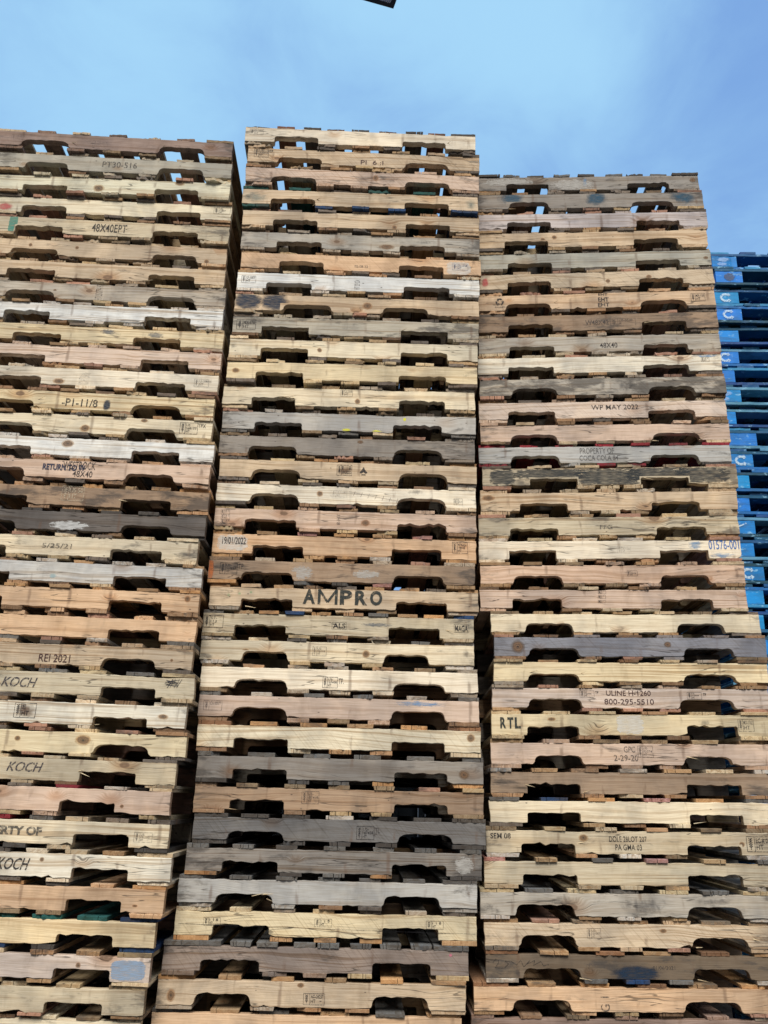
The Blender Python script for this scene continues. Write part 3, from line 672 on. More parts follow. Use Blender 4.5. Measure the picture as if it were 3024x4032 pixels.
# sRGB as seen on the face, pulled to albedo
CLR={'cream':(230,218,190),'palecream':(236,228,208),'white':(234,234,228),'whitegrey':(206,206,202),'tan':(208,188,160),'orange':(216,184,150),'yellow':(226,209,172),'pinktan':(212,188,168),'palepink':(218,200,184),'grey':(147,142,135),'greyish':(182,176,164),'palegrey':(182,182,178),'darkgrey':(108,108,108),'coolgrey':(135,136,143),'olive':(206,192,164),'greygreen':(182,178,164),'brown':(166,142,118),'darkbrown':(112,98,82),'reddish':(150,130,120),'purple':(150,136,126),'mauve':(196,190,190),'palegreen':(218,214,190),'charcoal':(104,101,99)}
SPEC={
'A':[
('r','reddish',.35,'reddish grey wooden pallet with a cracked stringer'),
('r','greygreen',.25,'pale green grey wooden pallet stencilled PT30-516'),
('s','palegreen',.1,'smooth pale green cream wooden pallet'),
('s','cream',.1,'cream wooden pallet with red spray and a stamp'),
('s','olive',.35,'tan wooden pallet marked 48X40EPT with a teal stripe'),
('r','tan',.2,'light tan wooden pallet with scattered dark knots',),
('s','tan',.15,'pale tan wooden pallet with few marks'),
('r','greyish',.3,'greyish tan wooden pallet with an upright stamp'),
('s','white',.25,'whitish wooden pallet with white deck boards',{'top':['white',None,'white']}),
('s','yellow',.2,'yellow wooden pallet with blue grey smudges'),
('s','palepink',.1,'pale pinkish white wooden pallet'),
('s','palecream',.15,'cream wooden pallet with worn small stamps'),
('r','yellow',.25,'yellowish wooden pallet stencilled P1-11/8'),
('r','cream',.15,'cream wooden pallet stamped 168177 at its right end'),
('s','white',.05,'clean white wooden pallet',{'top':['white',None]}),
('r','pinktan',.1,'pinkish tan wooden pallet printed WESTROCK 48X40'),
('s','brown',.6,'dirty brown wooden pallet with a pale stamp',{'top':['tan','orange',None]}),
('r','charcoal',.2,'dark grey wooden pallet with a white smear',{'top':['dark'],'bot':['dark',None]}),
('s','cream',.35,'cream wooden pallet dated 5/25/21'),
('s','whitegrey',.25,'white grey wooden pallet with white board ends',{'top':['white','tan',None]}),
('s','orange',.1,'orange tan wooden pallet with a round knot',{'top':['orange','tan']}),
('s','orange',.15,'orange tan wooden pallet with wavy grain',{'bot':['white','grey',None]}),
('r','tan',.25,'tan wooden pallet printed REI 2021'),
('s','olive',.25,'olive tan wooden pallet marked KOCH with a black scribble',{'top':['cream','grey']}),
('s','palecream',.1,'cream wooden pallet with a scorched brand'),
('r','yellow',.1,'smooth yellow wooden pallet with rounded notches'),
('s','olive',.1,'olive wooden pallet handmarked KOCH near the frame edge'),
('s','pinktan',.1,'pinkish tan wooden pallet split along its length',{'top':[None,None,'red',None,'red','white']}),
('s','cream',.2,'cream tan wooden pallet with letters RTY OF',{'top':[None,None,None,'red','grey'],'bot':['dark',None]}),
('s','palecream',.05,'striped cream wooden pallet marked KOCH'),
('s','orange',.1,'plain orange tan wooden pallet',{'top':['orange','dark',None]}),
('s','yellow',.2,'yellow tan wooden pallet with teal board ends',{'top':['teal','teal','teal','teal','teal','teal','blue'],'bot':['blue','grey','blue','dark']}),
('s','palepink',.2,'light tan wooden pallet with a slate blue patch'),
('s','olive',.35,'olive yellow wooden pallet with a cracked right end'),
('s','cream',.2,'cream wooden pallet at the foot of the frame')],
'B':[
('s','palecream',.2,'cream wooden pallet with dark specks and nine deck boards',{'ntop':9,'top':['dark','reddishb']}),
('r','tan',.15,'tan wooden pallet printed PI 6 I'),
('r','pinktan',.4,'pinkish grey wooden pallet with a centre knot',{'top':[None,None,'tan']}),
('s','tan',.2,'tan wooden pallet with blue green board ends',{'top':['green','teal',None],'bot':['green','blue','blue','blue','blue']}),
('s','tan',.1,'light tan wooden pallet with square notches'),
('s','greyish',.4,'grey olive wooden pallet with a broken knot'),
('s','orange',.15,'orange tan wooden pallet with a white patch at right'),
('s','white',.08,'white wooden pallet stamped CA-00077'),
('r','tan',.2,'tan wooden pallet with two navy spray blots'),
('S','greygreen',.45,'grey green wooden pallet with square cut notches'),
('s','cream',.15,'cream wooden pallet with a dark left end'),
('s','yellow',.15,'yellowish wooden pallet with slanting saw marks'),
('s','cream',.1,'smooth cream wooden pallet with splintered notch',{'spl':[(0.27,0.042,0.09,0.08),(0.30,0.038,0.06,0.15),(0.33,0.03,0.03,-0.1)]}),
('s','palegrey',.2,'blue grey wooden pallet with yellow crayon marks',{'bot':['grey',None]}),
('r','grey',.35,'grey brown wooden pallet with dark hatching'),
('r','tan',.15,'tan wooden pallet with a scorched square brand',{'top':[None,'cream','orange']}),
('r','palecream',.15,'pale cream wooden pallet with a row of pen ticks'),
('s','pinktan',.3,'pinkish wooden pallet with three small stamps at left'),
('s','orange',.08,'golden wooden pallet dated 19/01/2022',{'top':['orange','tan','pink'],'bot':['orange','tan','orange','white']}),
('r','brown',.45,'grey brown wooden pallet with an orange left end',{'bot':['orange','grey','dark','pink','tan']}),
('s','tan',.25,'tan wooden pallet stencilled AMPRO in large black letters',{'top':['tan',None,'tan'],'ntop':9}),
('s','olive',.25,'tan wooden pallet boxed ALS and MAGA',{'top':['grey','tan','orange','blue','orange',None],'ntop':10}),
('r','cream',.2,'cream wooden pallet with pink tinge stamped 03374',{'top':['white',None,'grey'],'bot':['white',None]}),
('r','palecream',.1,'pale cream wooden pallet stamped 187498'),
('r','pinktan',.1,'pinkish tan wooden pallet with a faint blue smear',{'top':['grey','white','grey']}),
('s','cream',.05,'cream wooden pallet with strong wavy grain',{'top':['brownb','orange','orange','tan','orange']}),
('s','grey',.3,'grey wooden pallet with a splintered right end',{'top':['grey'],'bot':['dark','dark','grey','orange','orange']}),
('s','brown',.3,'brown wooden pallet stamped 187458'),
('r','darkgrey',.3,'dark grey wooden pallet stamped 187458 right of centre',{'top':['dark','dark','dark','white','dark'],'bot':['dark']}),
('s','grey',.45,'dark grey wooden pallet with white paint',{'top':['grey'],'bot':['orange','dark','grey']}),
('r','palegrey',.25,'light grey wooden pallet with a splinter at its notch',{'top':['grey'],'spl':[(0.30,0.028,0.075,0.25),(0.34,0.035,0.05,0.1),(0.36,0.02,0.03,-0.3)]}),
('s','yellow',.05,'smooth yellow wooden pallet with three black stamps',{'bot':['orange','tan','tan']}),
('s','purple',.3,'purplish grey wooden pallet with a pink dot',{'top':['grey'],'ntop':10}),
('r','tan',.2,'tan wooden pallet stamped AT-08257 with an oval knot',{'top':['orange','tan']}),
('s','orange',.2,'orange tan wooden pallet at the foot of the frame',{'top':['grey','tan']})],
'C':[
('s','grey',.35,'dark grey wooden pallet with a pale streak',{'ntop':9,'top':['dark','grey']}),
('r','grey',.35,'weathered grey wooden pallet with three dark teal blots'),
('s','mauve',.2,'pale lilac grey wooden pallet'),
('s','tan',.1,'light tan wooden pallet with small knot left of centre'),
('s','greygreen',.15,'greenish cream wooden pallet'),
('s','tan',.15,'tan wooden pallet with red smear at left end'),
('r','orange',.2,'orange tan wooden pallet with a black recycling mark'),
('s','brown',.55,'dirty brown wooden pallet printed W48X42'),
('s','greyish',.2,'grey tan wooden pallet printed 48X40 at centre'),
('s','palecream',.12,'pale cream wooden pallet with bluish upper edge'),
('r','greyish',.75,'mottled grey wooden pallet with dark smudges'),
('s','palepink',.15,'cream pink wooden pallet stencilled WP MAY 2022'),
('r','pinktan',.15,'pinkish tan wooden pallet with clear grain'),
('r','palegrey',.2,'pale grey wooden pallet with red board ends',{'top':['red'],'bot':['red',None,'red','red','dark']}),
('s','olive',.5,'mouldy black and yellow wooden pallet',{}),
('s','tan',.1,'light tan wooden pallet with a broken left corner'),
('s','olive',.35,'olive tan wooden pallet marked FFG'),
('S','palecream',.05,'cream wooden pallet with blue numbers 01576-001',{'top':['white','cream',None]}),
('r','pinktan',.2,'pinkish tan wooden pallet with small centre stamp'),
('s','pinktan',.12,'pink tan wooden pallet with triple black stamp'),
('r','cream',.15,'cream wooden pallet with bold swirling grain'),
('r','coolgrey',.2,'cool grey wooden pallet with split left knot'),
('r','yellow',.12,'yellow wooden pallet with slanting saw lines'),
('r','palepink',.12,'pale wooden pallet printed ULINE H-1260'),
('s','yellow',.08,'yellow wooden pallet stencilled RTL with a white patch'),
('r','pinktan',.25,'pinkish brown wooden pallet marked GPC 2-29-20'),
('s','brown',.35,'streaked brown wooden pallet',{'top':['white','tan',None]}),
('s','cream',.1,'smooth cream yellow wooden pallet',{'top':['grey','blue','orange','pink','orange']}),
('s','olive',.3,'tan wooden pallet printed SEM 08 and DOLE',{'bot':['white',None]}),
('s','olive',.2,'light olive tan wooden pallet with wavy grain',{'bot':[None],'top':['pink',None,'grey']}),
('r','greyish',.35,'grey cream wooden pallet with grey blotches',{'top':['cream','grey'],'bot':['white',None]}),
('r','tan',.2,'light tan wooden pallet with one boxed stamp'),
('r','darkbrown',.5,'dark grey brown wooden pallet dated 01/06/2021',{'top':['brownb','tan'],'bot':['white','grey','blue','grey']}),
('r','orange',.2,'tan wooden pallet with a dark band left of centre',{'top':['brownb','tan','orange']}),
('s','reddish',.3,'pinkish brown wooden pallet at the foot of the frame')],
}

W, D = 1.2192, 1.016
def srgb(c):
    return tuple(((v/255)/12.92 if v < 10 else (((v/255)+0.055)/1.055)**2.4) for v in c)

# ---------------------------------------------------------------- pallet parts
def stringer_outline(n, h, rnd, style, fine=True):
    """front elevation of a notched stringer, counter-clockwise seen from -Y, x right, z up"""
    st = 0.022 if fine else 0.08
    amp = 0.0011 if fine else 0.0
    bow = rnd.uniform(-0.0015, 0.0015); P = []
    def run(x0, z0, x1, z1, j=amp):
        L = math.hypot(x1-x0, z1-z0); k = max(1, int(L/st))
        for i in range(k):
            f = i/k; nxn = -(z1-z0)/L; nzn = (x1-x0)/L
            a = rnd.gauss(0, j) if i else 0
            P.append((x0+(x1-x0)*f+nxn*a, z0+(z1-z0)*f+nzn*a))
    d = rnd.uniform(0.0355, 0.0405)
    sl, sr = rnd.gauss(0, 0.0015), rnd.gauss(0, 0.0015)
    x = -sl; z = 0.0
    d0 = d
    for a, b in ((n[0], n[1]), (n[2], n[3])):
        e = rnd.gauss(0, 0.001); d = d0+rnd.gauss(0, 0.0016)
        if style == 'r':
            f0 = rnd.uniform(0.004, 0.012)
            run(x, z, a-f0, e)
            pts = [(a-f0, e), (a-f0*0.3, 0.005), (a+0.001, 0.011)]
            r = rnd.choice((rnd.uniform(0.022, 0.030), rnd.uniform(0.030, 0.048))); rz = d-0.013
            pts += [(a+0.0015+r*(1-math.cos(t)), d-rz+rz*math.sin(t)) for t in (0.3, 0.6, 0.9, 1.2, 1.57)]
            mir = [(a+b-px, pz) for px, pz in reversed(pts)]
            for p_, q_ in zip(pts[:-1], pts[1:]): P.append(p_)
            run(*pts[-1], *mir[0], amp*1.4)
            for p_ in mir[:-1]: P.append(p_)
            x, z = mir[-1]
        else:
            r = 0.002 if style == 'S' else rnd.uniform(0.008, 0.014)
            g = rnd.uniform(0, 0.004)
            run(x, z, a-g, e)
            P.append((a-g, e)); P.append((a, 0.010))
            P.extend([(a+r*(1-math.cos(t)), d-r+r*math.sin(t)) for t in (0.1, 0.8, 1.57)])
            sl_ = rnd.gauss(0, 0.0016); run(a+r, d, b-r, d+sl_, amp*2.2)
            P.append((b-r, d+sl_))
            P.extend([(b-r*(1-math.cos(t)), d-r+r*math.sin(t)) for t in (1.57, 0.8, 0.1)])
            P.append((b, 0.010)); x, z = b+g, rnd.gauss(0, 0.0006)
    run(x, z, W+sr, 0)
    run(W+sr, 0, W-sr*0.5, h)
    run(W-sr*0.5, h, sl*0.5, h, amp*0.6)
    run(sl*0.5, h, -sl, 0)
    if fine:      # a few knocked-off bits along the lower edge
        for _ in range(rnd.choice((1, 2, 3, 4, 6))):
            k = rnd.randrange(2, len(P)-2); px, pz = P[k]
            if pz < 0.004: P[k] = (px+rnd.uniform(-0.004, 0.004), pz+rnd.uniform(0.002, 0.008))
        if rnd.random() < 0.45:      # a bite out of a notch shoulder
            nc = rnd.choice(n); w_ = rnd.uniform(0.015, 0.05); hh = rnd.uniform(0.006, 0.016); sg = 1 if nc in (n[1], n[3]) else -1
            P = [(px, pz+hh*max(0, 1-abs(px-nc-sg*w_*0.4)/w_)*rnd.uniform(0.6, 1)) if pz < 0.004 else (px, pz) for px, pz in P]
        if rnd.random() < 0.3:       # wane along part of the top edge
            xc_ = rnd.uniform(0.1, 1.1); w_ = rnd.uniform(0.05, 0.2); hh = rnd.uniform(0.003, 0.007)
            P = [(px, pz-hh*max(0, 1-abs(px-xc_)/w_)*rnd.uniform(0.7, 1)) if pz > h-0.003 else (px, pz) for px, pz in P]
    return P
def stringer_mesh(n, h, th, y0, z0, rnd, style, fine, extra=None, mats=None):
    P = stringer_outline(n, h, rnd, style, fine); e = 0.0014
    Q = inset(P, e); g = Geo()
    g.rings([[(x, y0, z+z0) for x, z in Q], [(x, y0+e, z+z0) for x, z in P],
             [(x, y0+th-e, z+z0) for x, z in P], [(x, y0+th, z+z0) for x, z in Q]])
    ms = [WX]
    if extra:
        for k, (x0, zz0, x1, zz1, key) in enumerate(extra):
            m = PATCH[key]
            if m not in ms: ms.append(m)
            # clip the patch to the wood so that paint never hangs over a notch
            segs = [(x0, x1, zz0, zz1)]
            a0, a1 = max(x0, 0.002), min(x1, W-0.002); zt = min(zz1, h-0.002); zb = max(zz0, 0.0015)
            mg = 0.016 if style == 'r' else 0.005
            cuts = [(n[0]-mg, n[1]+mg), (n[2]-mg, n[3]+mg)]
            xs = sorted({a0, a1, *[c for cc in cuts for c in cc if a0 < c < a1]})
            for xa, xb in zip(xs[:-1], xs[1:]):
                mid = (xa+xb)/2; lo = zb
                if any(c0 < mid < c1 for c0, c1 in cuts): lo = max(lo, 0.044)
                if lo >= zt: continue
                q = len(g.V); y = y0-0.0006-0.00012*k
                g.V += [(xa, y, lo+z0), (xb, y, lo+z0), (xb, y, zt+z0), (xa, y, zt+z0)]
                g.F.append((q, q+1, q+2, q+3)); g.M.append(ms.index(m))
                for i, (vx, vz) in enumerate(((xa, lo), (xb, lo), (xb, zt), (xa, zt))):
                    g.uv[q+i] = (2*(vx-x0)/(x1-x0)-1, 2*(vz-zz0)/(zz1-zz0)-1)
    return mesh('stringer', g.V, g.F, ms, g.M, g.uv if extra else None)
def board_mesh(xc, w, z0, t, rnd, fine=True, front=0.0, back=0.0, wane=False, rough=False):
    """a deck board running along Y; its front end is sawn, chipped or split"""
    P = []; yf = -front; yb = D+back; n = max(4, int(w/0.011)) if fine else 2
    x0, x1 = xc-w/2, xc+w/2; jag = 0.0009 if not rough else 0.0035
    slant = rnd.gauss(0, 0.0015)
    cracks = {}
    if fine:
        for _ in range(rnd.choice((0, 0, 1, 1, 2, 3))):
            cracks[rnd.randrange(1, n)] = rnd.uniform(0.02, 0.10)
    chip = rnd.random() < (0.10 if not rough else 0.5)
    cs = rnd.choice((0, 1)); cd = rnd.uniform(0.006, 0.022); cw = rnd.uniform(0.2, 0.5)
    for i in range(n+1):
        f = i/n; x = x0+(x1-x0)*f; y = yf+rnd.gauss(0, jag)+slant*(f-0.5)*2
        if chip and ((f < cw) if cs == 0 else (f > 1-cw)): y += cd*(1-(f/cw if cs == 0 else (1-f)/cw)*0.4)
        if i in cracks:
            c = rnd.uniform(0.0006, 0.0016)
            P += [(x-c, y), (x+rnd.gauss(0, 0.0006), y+cracks[i]), (x+c, y)]
        else: P.append((x, y))
    if fine: P += [(x1+rnd.gauss(0, 0.0007), yf+(yb-yf)*k/5) for k in range(1, 5)]
    P += [(x1, yb), (x0, yb)]
    if fine: P += [(x0+rnd.gauss(0, 0.0007), yf+(yb-yf)*k/5) for k in range(4, 0, -1)]
    sk = rnd.gauss(0, 0.003)
    P = [(x+sk*(y/D), y) for x, y in P]
    e = 0.0009
    def taper(P, a):
        return [(xc+(x-xc)*(1-a), y) for x, y in P]
    lo = taper(P, 0.0); hi = P
    if wane: lo = taper(P, rnd.uniform(0.04, 0.10))
    tilt_ = rnd.gauss(0, 0.0004)
    g = Geo()
    def ring(Pp, z, ins): return [(x, y, z) for x, y in (inset(Pp, ins) if ins else Pp)]
    g.rings([ring(lo, z0, e), ring(lo, z0+e, 0), ring(hi, z0+t-e, 0), ring(hi, z0+t, e)], flip=True)
    return mesh('board', g.V, g.F, [WY])

FONT = None
def text_mesh(s, x0, z0, x1, z1, y, bold=0.0, shear=0.0, vertical=False):
    """letters as flat faces fitted to a box on the front of the wood"""
    cu = bpy.data.curves.new('t', 'FONT'); cu.body = s; cu.size = 1; cu.offset = bold; cu.shear = shear
    cu.resolution_u = 3; cu.fill_mode = 'FRONT' if hasattr(cu, 'fill_mode') else cu.fill_mode
    o = bpy.data.objects.new('t', cu); me = o.to_mesh()
    V = [tuple(v.co) for v in me.vertices]; F = [tuple(p.vertices) for p in me.polygons]
    o.to_mesh_clear(); bpy.data.objects.remove(o); bpy.data.curves.remove(cu)
    if not V: return [], []
    ax0 = min(v[0] for v in V); ax1 = max(v[0] for v in V); ay0 = min(v[1] for v in V); ay1 = max(v[1] for v in V)
    if vertical:
        V = [(-(v[1]), v[0], 0) for v in V]
        ax0 = min(v[0] for v in V); ax1 = max(v[0] for v in V); ay0 = min(v[1] for v in V); ay1 = max(v[1] for v in V)
    sx = (x1-x0)/max(1e-6, ax1-ax0); sz = (z1-z0)/max(1e-6, ay1-ay0)
    return [(x0+(v[0]-ax0)*sx, y, z0+(v[1]-ay0)*sz) for v in V], F
def add_text(g, *a, **k):
    V, F = text_mesh(*a, **k); n = len(g.V); g.V += V; g.F += [tuple(i+n for i in f) for f in F]; g.M += [0]*len(F)
def stamp_geo(g, x0, z0, x1, z1, y, lines, frame=True):
    """heat-treatment stamp: frame, divider, ear of wheat, code lines"""
    w, h = x1-x0, z1-z0; lw = max(0.0011, h*0.035)
    if frame:
        for a in ((x0, z0, x1, z0), (x1, z0, x1, z1), (x1, z1, x0, z1), (x0, z1, x0, z0)): g.stroke(*a, lw, y)
    xd = x0+w*0.30; g.stroke(xd, z0, xd, z1, lw, y)
    cx = x0+w*0.15
    g.stroke(cx, z0+h*0.12, cx+w*0.01, z1-h*0.1, lw*1.2, y)
    for k in range(5):
        zz = z0+h*(0.28+0.13*k)
        g.stroke(cx, zz, cx-w*0.07, zz+h*0.10, lw*1.3, y); g.stroke(cx, zz, cx+w*0.07, zz+h*0.10, lw*1.3, y)
    n = len(lines); lh = h*0.84/n
    wmax = w*0.60
    for k, s in enumerate(lines):
        if not s.strip(): continue
        zt = z1-h*0.08-k*lh; tw = min(wmax, lh*0.62*len(s)*0.95)
        add_text(g, s, xd+w*0.05, zt-lh*0.84, xd+w*0.05+tw, zt-lh*0.06, y, bold=0.012)
MARKNAME = {'s': 'heat_treatment_stamp', 't': 'lettering', 'i': 'lettering', 'b': 'lettering', 'v': 'lettering', 'x': 'pen_scribble', 'm': 'printed_mark'}
def add_mark(par, mk, y, z0, rnd):
    kind, _, _, x0, zb, x1, zt, pay, *rest = mk
    x0, zb, x1, zt = x0/1000, zb/1000+z0, x1/1000, zt/1000+z0
    ink = rest[0] if rest else pay
    g = Geo()
    if kind == 's': stamp_geo(g, x0, zb, x1, zt, y, pay.split('|'))
    elif kind == 't':
        bold = {'bold': 0.02, 'stencil': 0.03, 'boldblue': 0.04, 'smoke': 0.05, 'burn': 0.006}.get(ink, 0.008)
        add_text(g, pay, x0, zb+0.001, x1, zt-0.001, y, bold=bold)
        if ink == 'stencil':
            g = Geo(); ws = [1.45 if ch == 'M' else 1.0 for ch in pay]; cw = (x1-x0)/sum(ws); xa = x0
            for q, ch in enumerate(pay):
                if ch == 'M':       # drawn stroke by stroke so that the heavy letter keeps its open counters
                    l_, r_, w_ = xa+cw*0.16, xa+cw*1.29, cw*0.19; c_ = (l_+r_)/2; zm = zb+(zt-zb)*0.16
                    g.stroke(l_, zb, l_, zt, w_, y); g.stroke(r_, zb, r_, zt, w_, y)
                    g.stroke(l_, zt-0.002, c_, zm, w_*0.82, y-0.0001); g.stroke(c_, zm, r_, zt-0.002, w_*0.82, y-0.0002)
                else: add_text(g, ch, xa+cw*0.08, zb, xa+cw*ws[q]-cw*0.10, zt, y, bold=0.04)
                xa += cw*ws[q]
    elif kind == 'i': add_text(g, pay, x0, zb, x1, zt, y, bold=0.012, shear=0.35)
    elif kind == 'v': add_text(g, pay, x0, zb, x1, zt, y, vertical=True)
    elif kind == 'b':
        add_text(g, pay, x0+0.004, zb+0.004, x1-0.004, zt-0.004, y, bold=0.03)
        for a in ((x0, zb, x1, zb), (x1, zb, x1, zt), (x1, zt, x0, zt), (x0, zt, x0, zb)): g.stroke(*a, 0.0013, y)
    elif kind == 'x':
        ink = pay
        if pay == 'scribble':
            for k in range(17):
                zz = zb+(zt-zb)*rnd.uniform(0.25, 0.85); g.stroke(x0+rnd.uniform(0, 0.02), zz, x1-rnd.uniform(0, 0.02), zz+rnd.uniform(-0.012, 0.012), 0.0016, y-0.00002*k)
            for k in range(6):
                xx = x0+(x1-x0)*rnd.uniform(0.2, 0.9); g.stroke(xx, zb, xx+0.02, zt, 0.0015, y-0.0004-0.00002*k)
        else:
            pts = [(0, .6), (.05, 1), (.1, .9), (.1, .6), (.04, .1), (.2, .05), (.28, .5), (.22, .8), (.34, .75), (.42, .4), (.5, .9), (.55, .2), (.66, .9), (.6, .5), (.75, .9), (.72, .4), (.86, .8), (.9, .35), (1, .5)]
            for k, (p, q) in enumerate(zip(pts[:-1], pts[1:])):
                g.stroke(x0+(x1-x0)*p[0], zb+(zt-zb)*p[1], x0+(x1-x0)*q[0], zb+(zt-zb)*q[1], 0.0022, y-0.00002*k)
    elif kind == 'm':
        cx, cz, r = (x0+x1)/2, (zb+zt)/2, min(x1-x0, zt-zb)/2; ink = 'bold'
        if pay == 'spade':
            for k, pts in enumerate(([(-.9, -.35), (-.5, .1), (0, 1.0), (.5, .1), (.9, -.35), (.45, -.55), (0, -.2), (-.45, -.55)],)):
                n = len(g.V); g.V += [(cx+px*r, y, cz+pz*r) for px, pz in pts]; g.F.append(tuple(range(n, n+len(pts)))); g.M.append(0)
            g.stroke(cx-r*0.5, cz-r*0.85, cx+r*0.5, cz-r*0.85, r*0.2, y)
        elif pay == 'ruler':
            ink = 'burn'; L = x1-x0
            for k in range(7):
                f = 0.1+k*0.135; g.stroke(x0+L*f-0.004, zb+(zt-zb)*(0.8-f*0.75)-0.009, x0+L*f+0.004, zb+(zt-zb)*(0.8-f*0.75)+0.013, 0.0012, y)
            g.stroke(x0, zb+(zt-zb)*0.95, x1, zb+(zt-zb)*0.05, 0.0010, y-0.0001)
        elif pay == 'crack':
            ink = 'bold'; xs = [x0+(x1-x0)*k/40 for k in range(41)]; pz = zt-0.004
            for k in range(40):
                q = pz-(zt-zb)/42+rnd.gauss(0, 0.0004)
                if rnd.random() > 0.06: g.stroke(xs[k], pz, xs[k+1], q, rnd.uniform(0.0007, 0.0018), y)
                pz = q
        elif pay == 'recycle':
            ink = 'bold'
            for k in range(3):
                a0 = math.pi/2+k*2*math.pi/3-0.75; prev = None
                for j in range(5):
                    a = a0+j*0.30
                    pt_ = ((cx+math.cos(a)*r*0.66*(1.1 if 1 < j < 3 else 1)), (cz+math.sin(a)*r*0.66*(1.1 if 1 < j < 3 else 1)))
                    if prev: g.stroke(*prev, *pt_, r*0.34, y-0.00002*j)
                    prev = pt_
                a = a0+1.2; n = len(g.V); c = math.cos; s_ = math.sin
                g.V += [(cx+c(a)*r*0.28, y-0.0002, cz+s_(a)*r*0.28), (cx+c(a)*r*1.02, y-0.0002, cz+s_(a)*r*1.02), (cx+c(a+0.62)*r*0.66, y-0.0002, cz+s_(a+0.62)*r*0.66)]
                g.F.append((n, n+1, n+2)); g.M.append(0)
    if not g.V: return
    me = mesh(MARKNAME[kind], g.V, g.F, [INK[ink]])
    link(MARKNAME[kind], me, par)

ONES = ['', 'first', 'second', 'third', 'fourth', 'fifth', 'sixth', 'seventh', 'eighth', 'ninth', 'tenth', 'eleventh', 'twelfth', 'thirteenth', 'fourteenth', 'fifteenth', 'sixteenth', 'seventeenth', 'eighteenth', 'nineteenth']
TENS = {2: 'twent', 3: 'thirt', 4: 'fort'}
def ordinal(n):
    if n < 20: return ONES[n]
    t, o = divmod(n, 10)
    return TENS[t]+'ieth' if o == 0 else TENS[t]+'y-'+ONES[o]

BOARD_TINTS = [(178, 150, 116), (196, 172, 136), (150, 134, 110), (128, 122, 116), (204, 186, 150), (164, 136, 110), (186, 178, 164), (140, 116, 92), (208, 196, 170), (112, 108, 104), (192, 158, 124), (188, 150, 132)]
SPECIAL = {'reddishb': (120, 84, 70), 'brownb': (146, 112, 86), 'red': (150, 42, 62), 'teal': (20, 96, 96), 'blue': (26, 74, 128), 'white': (214, 212, 206), 'green': (38, 96, 96), 'grey': (112, 116, 118), 'dark': (78, 80, 82), 'orange': (206, 166, 120), 'pink': (196, 152, 150), 'cream': (214, 200, 164), 'tan': (188, 158, 122)}
def tint(o, c, dirt, rnd, v=0.10):
    k = 1+rnd.uniform(-v, v); c = srgb(c); a = rnd.gauss(0, 0.02)
    o.color = (min(1, c[0]*k*(1+a)), min(1, c[1]*k), min(1, c[2]*k*(1-a)), dirt)

